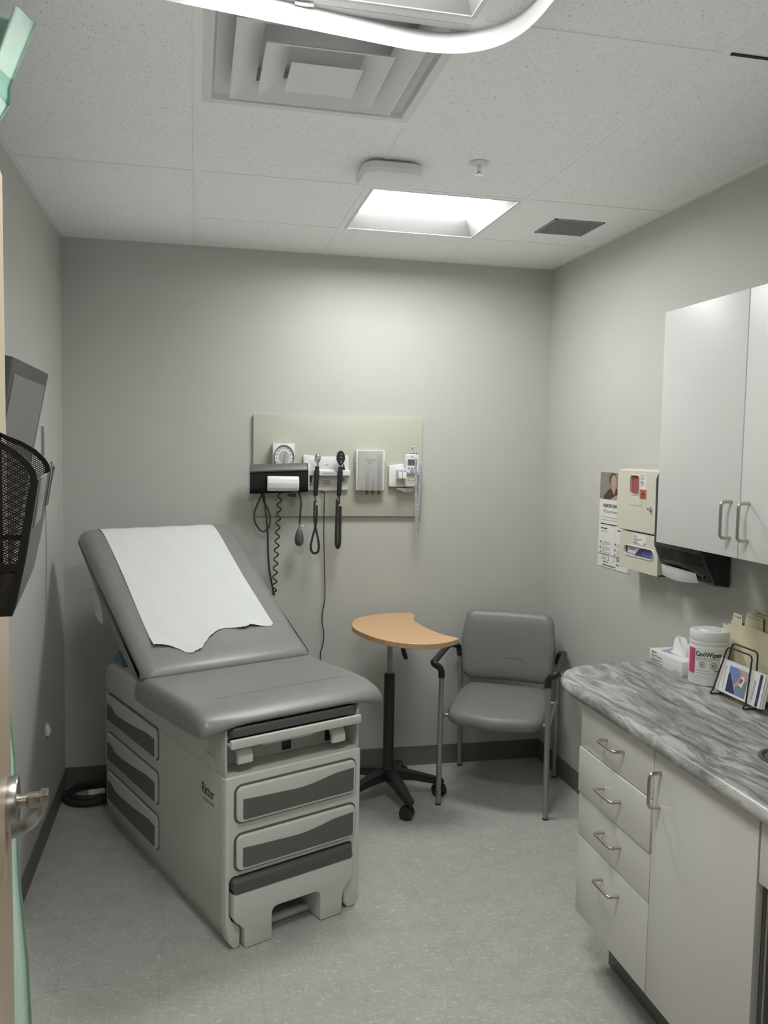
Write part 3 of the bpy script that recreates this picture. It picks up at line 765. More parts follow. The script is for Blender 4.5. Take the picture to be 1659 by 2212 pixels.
for k, s in enumerate(['20', '40', '60', '80', '100', '120', '140', '160', '180', '200', '220', '240', '260']):
    a = math.radians(235 - k * 290 / 12)
    merge(b, text_bm(s, .0085, face_m(1.026 + .037 * math.cos(a), -.0737, 1.603 + 1.2 * .037 * math.sin(a)), align='CENTER'))
part('numerals', b, INK, dial)
b = prism(NB(), [(1.0225, 1.578), (1.0245, 1.578), (1.0335, 1.632), (1.0325, 1.632)], 'y', -.0755, -.0748)
part('needle', b, INK, dial)
prof = [(-.117, 1.446), (-.120, 1.500), (-.118, 1.514), (-.126, 1.516), (-.137, 1.502), (-.141, 1.482), (-.137, 1.460), (-.126, 1.442)]
prof = rpoly(prof, [.003, .01, .003, .004, .012, .02, .02, .006], 4)
b = NB(); pad(b, prof, 'x', .941, 1.094, .007, 5)
bsk = part('cuff_basket', b, WHITEP, t, 'white curved cuff basket')
b = B(1.05, 1.08, -.128, FY, 1.417, 1.4205, r=.001); box(b, 1.05, 1.08, -.128, -.123, 1.417, 1.45, r=.001)
part('basket_arm', b, BLACK, bsk)

t = thing('blood_pressure_cuff', 'folded black blood pressure cuff in the white basket, with hanging tubes and bulb', 'pressure cuff', (1.0, -.08, 1.44))
cp = lambda x, dz: [Vector((x, -.083, 1.555 + dz)), Vector((x, -.086, 1.572 + dz)), Vector((x, -.092, 1.574 + dz)), Vector((x, -.105, 1.560 + dz)), Vector((x, -.112, 1.53 + dz)), Vector((x, -.113, 1.47 + dz)), Vector((x, -.108, 1.446 + dz)), Vector((x, -.096, 1.437 + dz)), Vector((x, -.087, 1.434 + dz)), Vector((x, -.083, 1.45 + dz))]
cufm = part('cuff', loft(NB(), [cp(.862, -.008), cp(.868, -.006), cp(.94, -.004), cp(1.0, -.001), cp(1.09, .002), cp(1.13, .004), cp(1.142, .005)]), CUFF, t, angle=50)
part('cuff_edge', loft(NB(), [[Vector((p.x, 1.007 * p.y - .0005, p.z + .003)) for p in cp(1.141, .005)], [Vector((p.x, 1.007 * p.y - .0005, p.z + .001)) for p in cp(1.146, .004)]]), LABELW, cufm, 'pale edge of the cuff')
part('cuff_flap', loft(NB(), [[Vector((x, -.1145, 1.538 + dz)), Vector((x, -.118, 1.545 + dz)), Vector((x, -.111, 1.560 + dz)), Vector((x, -.095, 1.5765 + dz)), Vector((x, -.088, 1.575 + dz)), Vector((x, -.092, 1.57 + dz))] for x, dz in ((.862, -.008), (1.0, -.001), (1.136, .004))]), VINYLD, cufm)
ty = -.075
part('tube', tube(NB(), spl([(.921, ty, 1.445), (.918, ty - .005, 1.42), (.897, ty - .008, 1.375), (.884, ty - .005, 1.33), (.893, ty, 1.279), (.928, ty + .005, 1.243), (.957, ty + .006, 1.27), (.962, ty + .008, 1.315), (.948, ty + .015, 1.36), (.932, ty + .02, 1.39), (.924, ty + .01, 1.43)], 7), .0042, 8), RUBBER, t)
part('tube', tube(NB(), spl([(.930, ty - .012, 1.44), (.934, ty - .01, 1.385), (.944, ty - .004, 1.30), (.951, ty + .01, 1.22), (.955, -.05, 1.13), (.963, -.035, 1.05), (.978, -.025, .97), (.989, -.018, .92)], 7), .0042, 8), RUBBER, t)
b = NB(); pts = []
for k in range(241):
    u = k / 240; z = 1.44 - .515 * u; xc = 1.008 - .022 * u + .0 * u; a = k / 240 * 2 * PI * 11.5
    pts.append((xc + .0105 * math.cos(a), ty + .045 * u * .9 + .0085 * math.sin(a), z))
part('coiled_tube', tube(b, pts, .0036, 8), RUBBER, t)
part('tube', tube(NB(), spl([(1.094, ty - .01, 1.45), (1.104, ty - .012, 1.42), (1.109, ty - .01, 1.38), (1.106, ty - .008, 1.32), (1.103, ty - .006, 1.262)], 6), .0045, 8), RUBBER, t)
bl = part('inflation_bulb', lathe(NB(), [(.006, .086), (.0085, .083), (.0125, .076), (.018, .062), (.0215, .045), (.0225, .03), (.020, .014), (.014, .003), (.007, 0)], (1.103, ty - .006, 1.173), 24), GLOBE, t, 'dark grey rubber bulb')
b = lathe(NB(), [(.0055, 0), (.0055, .022), (.004, .024)], (1.103, ty - .006, 1.257), 16)
tube(b, [(1.103, ty - .006, 1.269), (1.118, ty - .008, 1.270)], .0028, 8); lathe(b, [(.0055, 0), (.0055, .007)], (1.116, ty - .008, 1.270), 12, RX)
part('valve', b, CHROME, bl)

# diagnostic wall transformer with its two instruments
t = thing('diagnostic_station', 'white wall station holding the two black handled scopes', 'diagnostic station', (1.24, FY, 1.44))
def cur(x): return .012 * ((x - 1.239) / .11) ** 2
b = NB(); xs_ = [1.125 + .0225 * k for k in range(11)]
loft(b, [[Vector((x, FY - .0004, 1.446 - .006 * (1 - abs(x - 1.2375) / .1125) + 0 * x)), Vector((x, FY - .0004, 1.612 + cur(x) * .75)), Vector((x, -.034 - cur(x) * .4, 1.612 + cur(x) * .75)), Vector((x, -.040 - cur(x), 1.53)), Vector((x, -.034 - cur(x) * .6, 1.446 - .006 * (1 - abs(x - 1.2375) / .1125)))] for x in xs_])
bmesh.ops.bevel(b, geom=[e for e in b.edges if len(e.link_faces) == 2 and e.calc_face_angle(0) > .9], offset=.004, segments=3, affect='EDGES')
part('body', b, WHITEP, t)
b = NB()
loft(b, [[Vector((x, -.03, 1.520)), Vector((x, -.03, 1.546)), Vector((x, -.076 + cur(x) * .5, 1.546)), Vector((x, -.080 + cur(x) * .5, 1.542)), Vector((x, -.080 + cur(x) * .5, 1.521)), Vector((x, -.076 + cur(x) * .5, 1.518))] for x in [1.152 + .0202 * k for k in range(11)]])
part('cradle', b, WHITEP, t)
b = B(1.149, 1.325, -.0415, -.038, 1.556, 1.602, r=.002)
part('rear_panel', b, WHITEP, t)
for s, z, x, sz, m in (('BASIC', 1.569, 1.241, .007, INKG), ('DIAGNOSTICS', 1.528, 1.241, .009, INKG), ('CAUTION', 1.489, 1.241, .009, ORANGE)):
    part('lettering', text_bm(s, sz, face_m(x, -.0810 if z == 1.528 else (-.0435 if z > 1.55 else -.0445), z), align='CENTER', depth=.0005), m, t)
part('warning_strip', B(1.226, 1.258, -.0450, -.042, 1.4795, 1.4825), ORANGE, t)
part('dark_plate', B(1.146, 1.166, -.0465, -.042, 1.484, 1.514), BLACK, t)
part('dark_plate', B(1.318, 1.33, -.0465, -.042, 1.488, 1.508), INKG, t)
part('warning_triangle', prism(NB(), [(1.151, 1.470), (1.164, 1.470), (1.1575, 1.481)], 'y', -.0462, -.042), INK, t)
part('spare_tip', lathe(NB(), [(.0085, 0), (.006, .012), (.003, .028), (.0018, .030)], (1.322, -.062, 1.5465), 16), BLACK, t, 'small black cone tip')
part('power_lead', tube(NB(), spl([(1.215, -.03, 1.446), (1.22, -.036, 1.438), (1.231, -.04, 1.434), (1.231, -.04, 1.40), (1.2305, -.038, 1.25), (1.2345, -.03, 1.14), (1.240, -.022, 1.02), (1.243, -.02, .90), (1.232, -.018, .83), (1.231, -.018, .78), (1.240, -.018, .72), (1.236, -.016, .66), (1.224, -.015, .62), (1.232, -.015, .55), (1.232, -.015, .40), (1.225, -.015, .2)], 6), .0026, 8), RUBBER, t)
def scope(name, label, x0, xt, head):
    t = thing(name, label, 'scope', (x0, -.098, 1.42))
    M = lambda z: x0 + (xt - x0) * (z - 1.565) / (1.42 - 1.565)
    prof = [(1.564, .0105), (1.556, .0105), (1.545, .0115), (1.538, .0135), (1.50, .013), (1.424, .0108), (1.42, .0095)]
    rings = [[Vector((M(z) + r * math.cos(2 * PI * k / 20), -.098 + r * math.sin(2 * PI * k / 20), z)) for k in range(20)] for z, r in prof]
    part('handle', loft(NB(), rings), BLACK, t)
    head(t); return t
def oto_head(t):
    b = lathe(NB(), [(.005, -.005), (.005, .018), (.010, .026), (.015, .038), (.0165, .048), (.0145, .058), (.008, .065), (.002, .066)], (1.187, -.098, 1.560), 24)
    lathe(b, [(.010, 0), (.007, .02), (.0035, .034)], (1.187, -.108, 1.606), 16, Matrix.Rotation(PI / 2, 4, 'X'))
    part('head', b, CHROME, t, 'shiny chrome head')
    part('lever', B(1.172, 1.176, -.101, -.095, 1.59, 1.597, r=.001), BLACK, t)
    b = tube(NB(), spl([(1.176, -.098, 1.424), (1.178, -.099, 1.40), (1.183, -.099, 1.388)], 5), .0032, 8)
    def helix(path, r, turns, wr):
        P = spl([Vector(p) for p in path], 40); n = len(P); out = []
        for i, p in enumerate(P):
            d = (P[min(i + 1, n - 1)] - P[max(i - 1, 0)]).normalized(); u = d.cross(Vector((0, 1, 0))).normalized(); v = u.cross(d)
            a = 2 * PI * turns * i / n; out.append(p + u * r * math.cos(a) + v * r * math.sin(a))
        return out
    lp = [(1.174, -.097, 1.395), (1.174, -.097, 1.33), (1.178, -.097, 1.28), (1.190, -.097, 1.225), (1.198, -.097, 1.18), (1.194, -.097, 1.148), (1.178, -.097, 1.138), (1.162, -.097, 1.150), (1.159, -.097, 1.18), (1.168, -.097, 1.225), (1.180, -.097, 1.27), (1.186, -.097, 1.32), (1.185, -.097, 1.375)]
    tube(b, helix(lp, .0050, 130, .002), .0020, 5)
    tube(b, spl(lp, 6), .0042, 8)
    part('coiled_cord', b, RUBBER, t)
def oph_head(t):
    oval = [(1.300 + .0205 * math.cos(a), 1.606 + (.036 if math.sin(a) > 0 else .037) * math.sin(a) * (1 if math.sin(a) > 0 else 1)) for a in [2 * PI * k / 32 for k in range(32)]]
    oval = [(1.300 + (x - 1.300) * (1.0 if z > 1.60 else 1 - .35 * ((1.60 - z) / .032)), z) for x, z in oval]
    part('head', plate(NB(), oval, 'y', [(-.085, .003), (-.089, 0), (-.109, 0), (-.113, .003)]), BLACK, t)
    b = NB()
    for dz in (.018, .002, -.012): box(b, 1.294, 1.306, -.1145, -.1125, 1.606 + dz, 1.609 + dz, r=.0005)
    part('aperture_window', b, INKG, t)
    part('mark', prism(NB(), [(1.297, 1.583), (1.303, 1.583), (1.300, 1.590)], 'y', -.1142, -.1125), LABELW, t)
    part('neck', lathe(NB(), [(.0075, 0), (.0075, .012)], (1.300, -.098, 1.561), 16), CHROME, t)
    b = tube(NB(), spl([(1.292, -.098, 1.424), (1.290, -.098, 1.41), (1.283, -.098, 1.40), (1.283, -.098, 1.392)], 5), .003, 8)
    tube(b, spl([(1.296, -.098, 1.424), (1.298, -.098, 1.40), (1.297, -.098, 1.38)], 4), .003, 8)
    lp = spl([(1.2865, -.098, 1.398), (1.285, -.098, 1.32), (1.2835, -.098, 1.22), (1.285, -.098, 1.18), (1.292, -.098, 1.165), (1.300, -.098, 1.18), (1.301, -.098, 1.22), (1.3015, -.098, 1.30), (1.302, -.098, 1.370)], 10)
    tube(b, lp, .0072, 10)
    k = 0
    while k < len(lp) - 1:
        tube(b, [lp[k], lp[k] + (lp[k + 1] - lp[k]) * .5], .0082, 10); k += 1
    part('coiled_cord', b, RUBBER, t)
scope('otoscope', 'black handled otoscope with a shiny chrome head in the white wall station', 1.185, 1.178, oto_head)
scope('ophthalmoscope', 'black handled ophthalmoscope with a flat black oval head in the white wall station', 1.300, 1.294, oph_head)

# tip dispenser
t = thing('mounted_specula_dispenser', 'frosted grey tip dispenser with three nozzles below, beside the scope station', 'dispenser', (1.457, FY, 1.445))
part('case', B(1.385, 1.530, -.062, FY, 1.446, 1.648, r=.004), WHITEP, t)
part('cover', prism(NB(), rrect(1.394, 1.521, 1.447, 1.646, .004), 'y', -.068, -.06, r=.002), FROST, t, 'frosted grey cover')
for x0, x1, z1 in ((1.431, 1.451, 1.560), (1.460, 1.481, 1.518), (1.491, 1.512, 1.622)):
    part('tip_column', B(x0, x1, -.0686, -.0675, 1.452, z1, r=.0003), FROSTD, t)
part('lettering', text_bm('OTO-TIPS', .011, face_m(1.458, -.0685, 1.594), align='CENTER'), FROSTD, t)
part('lettering', text_bm('dispenser', .008, face_m(1.458, -.0685, 1.583), align='CENTER'), FROSTD, t)
part('warning_triangle', prism(NB(), [(1.405, 1.453), (1.418, 1.453), (1.4115, 1.464)], 'y', -.0688, -.0675), INKG, t)
for x in (1.443, 1.473, 1.504):
    part('nozzle', lathe(NB(), [(.0045, 0), (.0035, -.012), (.0018, -.023)], (x, -.05, 1.447), 12), BLACK, t)
for x in (1.3855, 1.5295):
    part('side_latch', B(x - .004, x + .004, -.064, -.04, 1.578, 1.592, r=.001), FROST, t)

# electronic thermometer on its wall holder
t = thing('thermometer', 'white electronic thermometer with small grey display in a wall holder on the board', 'thermometer', (1.64, FY, 1.44))
b = prism(NB(), rpoly([(1.556, 1.466), (1.70, 1.462), (1.70, 1.56), (1.66, 1.585), (1.556, 1.572)], [.004, .01, .01, .01, .006], 4), 'y', -.05, FY, r=.004, seg=3)
prism(b, rpoly([(1.57, 1.462), (1.70, 1.458), (1.66, 1.438), (1.635, 1.440)], .008, 4), 'y', -.055, FY, r=.003)
box(b, 1.627, 1.703, -.088, -.04, 1.53, 1.54, r=.004)
box(b, 1.633, 1.70, -.075, -.03, 1.467, 1.532, r=.006)
part('holder', b, WHITEP, t)
ol = rpoly([(1.632, 1.534), (1.700, 1.534), (1.702, 1.60), (1.697, 1.629), (1.668, 1.634), (1.634, 1.629), (1.629, 1.60)], [.015, .015, .02, .008, .02, .008, .02], 5)
dv = part('display_unit', plate(NB(), ol, 'y', [(-.045, .004), (-.05, 0), (-.086, 0), (-.092, .004)]), WHITEP, t)
part('screen', prism(NB(), rrect(1.641, 1.690, 1.576, 1.605, .003), 'y', -.0932, -.090), SCREEN, dv)
for x, z in ((1.648, 1.5615), (1.664, 1.5615), (1.680, 1.5615)): part('button', prism(NB(), rrect(x - .006, x + .006, z - .003, z + .003, .002), 'y', -.094, -.090), BTNBLUE, dv)
part('button', prism(NB(), rrect(1.654, 1.674, 1.540, 1.554, .006), 'y', -.094, -.090), BTNBLUE, dv)
part('badge', B(1.660, 1.667, -.0932, -.091, 1.6145, 1.6205), BLUE, dv)
part('notice', B(1.644, 1.69, -.0765, -.074, 1.472, 1.515), BEIGE, t)
b = NB()
for z in (1.505, 1.498, 1.486): box(b, 1.647, 1.66 + .02 * (z < 1.5), -.0772, -.075, z, z + .003)
part('notice_print', b, INKG, t)
part('screw', lathe(NB(), [(.004, 0), (.004, .002)], (1.652, -.055, 1.449), 12, Matrix.Rotation(PI / 2, 4, 'X')), SILVER, t)
b = tube(NB(), [(1.667, -.065, 1.628), (1.668, -.066, 1.655), (1.672, -.075, 1.668)], [.007, .0055, .005], 10)
box(b, 1.664, 1.680, -.082, -.066, 1.664, 1.671, r=.002)
pb = part('probe', b, WHITEP, t)
part('probe_socket', lathe(NB(), [(.020, 0), (.020, .003), (.012, .005)], (1.676, -.066, 1.632), 20), RUBBER, t)
def coil(p0, p1, r, turns, ramp=False):
    out = []; n = int(turns * 9)
    for k in range(n + 1):
        u = k / n; a = 2 * PI * turns * u; p = Vector(p0).lerp(Vector(p1), u)
        rr = r if not ramp else r * (.35 + .65 * min(1, u * 8))
        out.append((p.x + rr * math.cos(a), p.y + rr * math.sin(a), p.z))
    return out
b = tube(NB(), spl([(1.677, -.074, 1.668), (1.680, -.086, 1.64), (1.679, -.098, 1.612)], 5), .0015, 6)
tube(b, coil((1.680, -.098, 1.612), (1.695, -.085, 1.245), .0052, 62), .0017, 5)
tube(b, coil((1.714, -.075, 1.592), (1.698, -.08, 1.235), .0048, 56), .0017, 5)
tube(b, spl([(1.700, -.07, 1.618), (1.709, -.072, 1.612), (1.717, -.075, 1.592)], 5), .0015, 6)
tube(b, spl([(1.698, -.08, 1.24), (1.6965, -.082, 1.215), (1.695, -.085, 1.245)], 5), .004, 8)
part('coiled_cord', b, CORDLILAC, t)
for x, tilt, lab in ((1.6005, .0, 'white probe cover box with a blue square on the thermometer holder, further from the display'), (1.6215, 0, 'white probe cover box with a blue square on the thermometer holder, right against the display')):
    tt = thing('probe_cover_box', lab, 'small box', (x, -.09, 1.505), group='probe cover boxes in the thermometer holder')
    Mb = Matrix.Translation((x, -.083, 1.53)) @ Matrix.Rotation(-.15, 4, 'X') @ Matrix.Translation((-x, .083, -1.53))
    part('carton', B(x - .0095, x + .0095, -.112, -.052, 1.506, 1.554, r=.001, M=Mb), WHITEP, tt)
    part('blue_square', B(x - .0062, x + .0062, -.1126, -.111, 1.538, 1.549, M=Mb), BLUE, tt)
    part('white_spot', B(x - .0028, x + .0028, -.1130, -.111, 1.541, 1.546, M=Mb), WHITEP, tt)

# ------------------------------------------------------------------ rolling kidney table
t = thing('rolling_table', 'small rolling table with a kidney shaped beech top and black five-star base', 'side table', (1.50, -.38, 0))
outl = [(1.318, -.40), (1.331, -.305), (1.372, -.200), (1.45, -.132), (1.538, -.096), (1.63, -.086), (1.668, -.092), (1.680, -.115), (1.672, -.175), (1.650, -.245), (1.641, -.31), (1.647, -.42), (1.667, -.526), (1.690, -.605), (1.722, -.660), (1.735, -.690), (1.718, -.712), (1.66, -.755), (1.60, -.774), (1.54, -.770), (1.474, -.743), (1.417, -.690), (1.366, -.600), (1.332, -.49)]
outl = [(p.x, p.y) for p in spl([(u, v, 0) for u, v in outl], 5, closed=True)]
part('table_top', plate(NB(), outl, 'z', [(.806, .003), (.808, .0005), (.828, 0), (.830, .002)]), WOODTOP, t)
b = B(1.44, 1.56, -.44, -.32, .798, .806, r=.002)
part('mounting_plate', b, BLACK, t)
part('upper_post', lathe(NB(), [(.0125, .57), (.0125, .80)], (1.50, -.38, 0), 24), SILVER, t)
part('lower_post', lathe(NB(), [(.0255, .11), (.0255, .597), (.024, .601), (.013, .603)], (1.50, -.38, 0), 28), BLACK, t)
part('release_lever', loft(NB(), [[Vector((1.53 + dx + w * math.cos(2 * PI * k / 10), -.46 + dy + w * math.sin(2 * PI * k / 10), z)) for k in range(10)] for dx, dy, z, w in ((0, .03, .80, .004), (.002, .01, .775, .004), (.005, 0, .762, .008), (.012, -.006, .735, .0115), (.020, -.01, .705, .0125), (.025, -.012, .690, .009))]), BLACK, t)
part('hub', lathe(NB(), [(.036, .095), (.038, .12), (.034, .150), (.027, .156)], (1.50, -.38, 0), 28), BLACK, t)
for k in range(5):
    a = math.radians(-80 + 72 * k); d = Vector((math.cos(a), math.sin(a), 0)); n_ = Vector((-math.sin(a), math.cos(a), 0)); c0 = Vector((1.50, -.38, 0))
    b = NB()
    loft(b, [[c0 + d * s + n_ * w + Vector((0, 0, zt)), c0 + d * s - n_ * w + Vector((0, 0, zt)), c0 + d * s - n_ * w + Vector((0, 0, zb)), c0 + d * s + n_ * w + Vector((0, 0, zb))] for s, w, zt, zb in ((.02, .033, .146, .098), (.12, .027, .125, .09), (.22, .021, .100, .070), (.262, .019, .088, .066), (.270, .015, .084, .068))])
    bmesh.ops.bevel(b, geom=[e for e in b.edges if len(e.link_faces) == 2 and e.calc_face_angle(0) > .8], offset=.004, segments=2, affect='EDGES')
    lg = part('leg', b, BLACK, t)
    sw = Matrix.Translation(c0 + d * .256) @ Matrix.Rotation((2.6, 2.0, .6, 1.0, 2.2)[k], 4, 'Z') @ Matrix.Diagonal((1.12, 1.2, 1.09, 1))
    b = NB(); lathe(b, [(.006, .05), (.006, .072)], (0, 0, 0), 10)
    for sgn in (-1, 1):
        lathe(b, [(.020, -.007), (.0275, -.006), (.0275, .006), (.020, .007)], (.012, sgn * .0125, .0275), 22, Matrix.Rotation(PI / 2, 4, 'X'))
    hood = [(.012 + .030 * math.cos(s), .0275 + .030 * math.sin(s)) for s in [math.radians(q) for q in range(20, 200, 15)]]
    prism(b, hood, 'y', -.006, .006)
    bmesh.ops.transform(b, matrix=sw, verts=b.verts)
    part('caster', b, BLACK, lg)

# ------------------------------------------------------------------ guest chair (local frame: x along its front, y to the back)
ch = thing('guest_chair', 'grey vinyl armchair with silver tube legs in the corner', 'chair', (1.716, -.500, 0), math.radians(-29.5), local=True)
LR = .0125
def leg(x, y, top, lean=0):
    return tube(NB(), [(x, y, .006), (x + lean, y, top)], LR, 14)
for x, y, top, ln in ((.0, .0, .632, .004), (.496, .0, .632, -.006), (-.006, .520, .610, -.012), (.486, .520, .610, -.002)):
    lg = part('leg', leg(x, y, top, ln), SILVER, ch)
    part('glide', lathe(NB(), [(.0135, .0), (.0135, .008)], (x, y, 0), 14), RUBBER, lg)
for x, sg in ((.0, -1), (.492, 1)):
    xr = -.018 if sg < 0 else .484
    arm = corner_path([(x + .003 * -sg, 0, .605), (x + .002 * -sg, 0, .648), (x + .036 * sg, -.014, .672), (xr + .040 * sg, .40, .662), (xr + .034 * sg, .47, .655), (xr + .006 * sg, .518, .640), (xr, .520, .590)], .022, 5)
    part('armrest', tube(NB(), arm, .0155, 12), BLACK, ch)
b = NB()
for x in (.002, .49): tube(b, [(x, .0, .405), (x - .003, .522, .405)], .009, 10)
tube(b, [(.0, .08, .405), (.49, .08, .405)], .009, 10); tube(b, [(.0, .44, .405), (.49, .44, .405)], .009, 10)
part('seat_frame', b, SILVER, ch)
for x in (-.018, .500): part('bolt', lathe(NB(), [(.006, 0), (.006, .008), (.003, .010)], (x - (.012 if x < 0 else -.0), .505, .545), 12, RX), CHROME, ch)
so = rpoly([(.030, .0), (.245, -.045), (.462, .0), (.478, .25), (.448, .475), (.035, .475), (.012, .25)], [.07, .3, .07, .15, .06, .06, .15], 8)
so = resample(so, 64)
def zseat(x, y): return -.012 * math.cos(PI * (x - .245) / .46) * 0 + .0
def shrink(pts, d):
    us = [p[0] for p in pts]; vs = [p[1] for p in pts]; cu, cv = (min(us) + max(us)) / 2, (min(vs) + max(vs)) / 2
    fu, fv = 1 - 2 * d / (max(us) - min(us)), 1 - 2 * d / (max(vs) - min(vs))
    return [(cu + (u - cu) * fu, cv + (v - cv) * fv) for u, v in pts]
rings = [[Vector((u, v, z + .028 * (v / .475) ** 1.0 - .012)) for u, v in shrink(so, d)] for z, d in ((.398, .03), (.400, .012), (.412, .002), (.428, 0), (.444, .004), (.456, .014), (.463, .035), (.466, .08), (.467, .13))]
part('seat', loft(NB(), rings), CHAIRV, ch, angle=60)
bo = rpoly([(.015, .492), (.462, .492), (.478, .68), (.455, .842), (.022, .842), (-.004, .68)], [.05, .05, .2, .045, .045, .2], 8)
bo = resample(bo, 64)
def bk_(u, v, dep): return Vector((u, .425 + (v - .49) * .13 + dep + .035 * (1 - ((u - .235) / .24) ** 2), v))
rings = [[bk_(u, v, dep) for u, v in shrink(bo, d)] for dep, d in ((.040, .06), (.042, .02), (.034, .004), (.018, 0), (.002, .003), (-.010, .012), (-.018, .03), (-.022, .07), (-.023, .12))]
part('backrest', loft(NB(), rings), CHAIRV, ch, angle=60)

# ------------------------------------------------------------------ right wall: cabinets, counter
def plate_hole(outer, holes, axis, a0, a1):
    """A flat plate with real openings."""
    b = bmesh.new(); es = []
    for loop in [outer] + holes:
        vs = [b.verts.new(to3(axis, u, v, a0)) for u, v in loop]
        es += [b.edges.new((vs[i], vs[(i + 1) % len(vs)])) for i in range(len(vs))]
    bmesh.ops.triangle_fill(b, use_beauty=True, use_dissolve=False, edges=es)
    g = bmesh.ops.extrude_face_region(b, geom=b.faces[:])
    k = 'xyz'.index(axis)
    for v in [v for v in g['geom'] if isinstance(v, bmesh.types.BMVert)]: v.co[k] = a1
    bmesh.ops.recalc_face_normals(b, faces=b.faces)
    return b
def bar_handle(parent, xf, p0, p1, depth=.034, r=.0048):
    """Steel bar pull on a face looking towards -x, p0 and p1 = (y, z) of its fixings."""
    pts = corner_path([(xf + .001, p0[0], p0[1]), (xf - depth, p0[0], p0[1]), (xf - depth, p1[0], p1[1]), (xf + .001, p1[0], p1[1])], .013, 5)
    return part('handle', tube(NB(), pts, r, 12), STEEL, parent, 'brushed steel bar handle')
# wall cupboard
XU = 2.105
cab = thing('wall_cabinet', 'glossy white wall cupboard with two tall doors above the counter', 'cabinet', (2.27, -2.085, 1.36))
part('carcass', B(XU + .019, W - .001, -2.515, -1.655, 1.362, 2.112), CARC, cab)
for y0, y1, hy in ((-2.083, -1.652, -2.048), (-2.518, -2.088, -2.128)):
    d = part('door', B(XU, XU + .018, y0, y1, 1.360, 2.114, r=.0012), WHITEG, cab)
    bar_handle(d, XU, (hy, 1.415), (hy, 1.519))
# drawer unit, door unit, sink unit under one worktop
XB = 1.815
WB0 = .168
un = thing('drawer_cabinet', 'white base cabinet of four drawers at the rounded end of the counter', 'cabinet', (2.1, -1.96, 0))
b = B(XB + .02, W - .005, -2.178, -1.742, WB0, .861); part('carcass', b, WHITEGB, un)
part('plinth', B(1.915, W - .005, -2.178, -1.79, 0, WB0), BASEB, un, 'dark recessed plinth')
for k, (z0, z1, off) in enumerate(((.7165, .857, 0), (.5695, .713, -.005), (.4265, .566, 0), (WB0, .4235, 0))):
    d = part('drawer', B(XB + off, XB + off + .02, -2.1775, -1.742, z0, z1, r=.001), WHITEGB, un)
    zh = (.792, .643, .505, .358)[k]
    bar_handle(d, XB + off, (-1.915, zh), (-2.017, zh))
un = thing('base_cabinet', 'white base cabinet with one tall door beside the drawers under the counter', 'cabinet', (2.1, -2.4, 0))
b = B(XB + .02, W - .005, -2.600, -2.182, WB0, .861); part('carcass', b, WHITEGB, un)
d = part('door', B(XB, XB + .019, -2.613, -2.1815, WB0, .857, r=.001), WHITEGB, un)
bar_handle(d, XB, (-2.215, .805), (-2.215, .712))
part('end_panel', B(XB + .021, W - .005, -2.6145, -2.601, WB0, .86), CARC, un, 'end panel with its shade painted in grey')  # knee space shadow put into the colour of this panel
part('edge_strip', B(1.8445, 1.848, -2.6165, -2.6145, .0, .86), EDGE, un)
part('plinth', B(1.915, W - .005, -2.6150, -2.1815, 0, WB0), BASEB, un, 'dark recessed plinth')
un = thing('apron_panel', 'white apron front under the near end of the counter, open below', 'apron panel', (1.85, -3.0, .715))
part('front', B(XB, XB + .019, -3.50, -2.620, .715, .857, r=.001), WHITEGB, un)
part('return_panel', B(XB + .02, W - .005, -3.50, -3.48, .0, .86), WHITEGB, un)
# worktop with a chute hole
cx_, cy_, cr_ = 2.058, -2.420, .080
top = [(1.80, -3.53), (W - .001, -3.53), (W - .001, -1.447), (2.06, -1.443), (1.985, -1.449), (1.92, -1.470), (1.868, -1.508), (1.832, -1.56), (1.812, -1.615), (1.803, -1.68), (1.80, -1.76)]
hole = [(cx_ + cr_ * math.cos(2 * PI * k / 40), cy_ + cr_ * math.sin(2 * PI * k / 40)) for k in range(40)]
bt = plate_hole(inset(top, .012), [hole], 'z', .8995, .9)
lev_ = [(.8985, .004), (.895, -.003), (.887, -.009), (.878, -.011), (.870, -.009), (.863, -.002), (.8615, .004)]
rg = [[Vector((min(u, W - .001), v, z)) for u, v in inset(top, d)] for z, d in [(.9, .012)] + lev_]
loft(bt, rg, caps=False)
merge_under = plate_hole(inset(top, .004), [hole], 'z', .8615, .8625); me_ = bpy.data.meshes.new('tmp'); merge_under.to_mesh(me_); merge_under.free(); bt.from_mesh(me_); bpy.data.meshes.remove(me_)
loft(bt, [[Vector((u, v, z)) for u, v in hole] for z in (.8995, .862)], caps=False)
solo('worktop', bt, LAMINATE, 'streaked grey stone pattern worktop with a rounded end on the right wall', 'worktop', loc=(2.1, -2.5, .88), angle=50)
t = thing('chute_ring', 'round brushed metal waste chute ring let into the worktop', 'chute ring', (cx_, cy_, .9))
part('rim', lathe(NB(), [(cr_ + .008, .0002), (cr_ + .007, .003), (cr_ - .002, .0045), (cr_ - .008, .002), (cr_ - .009, -.03)], (cx_, cy_, .9), 48), STEEL, t)
part('chute', lathe(NB(), [(cr_ - .002, -.001), (cr_ - .002, -.034), (.001, -.034)], (cx_, cy_, .9), 40), HOLESHADE, t)

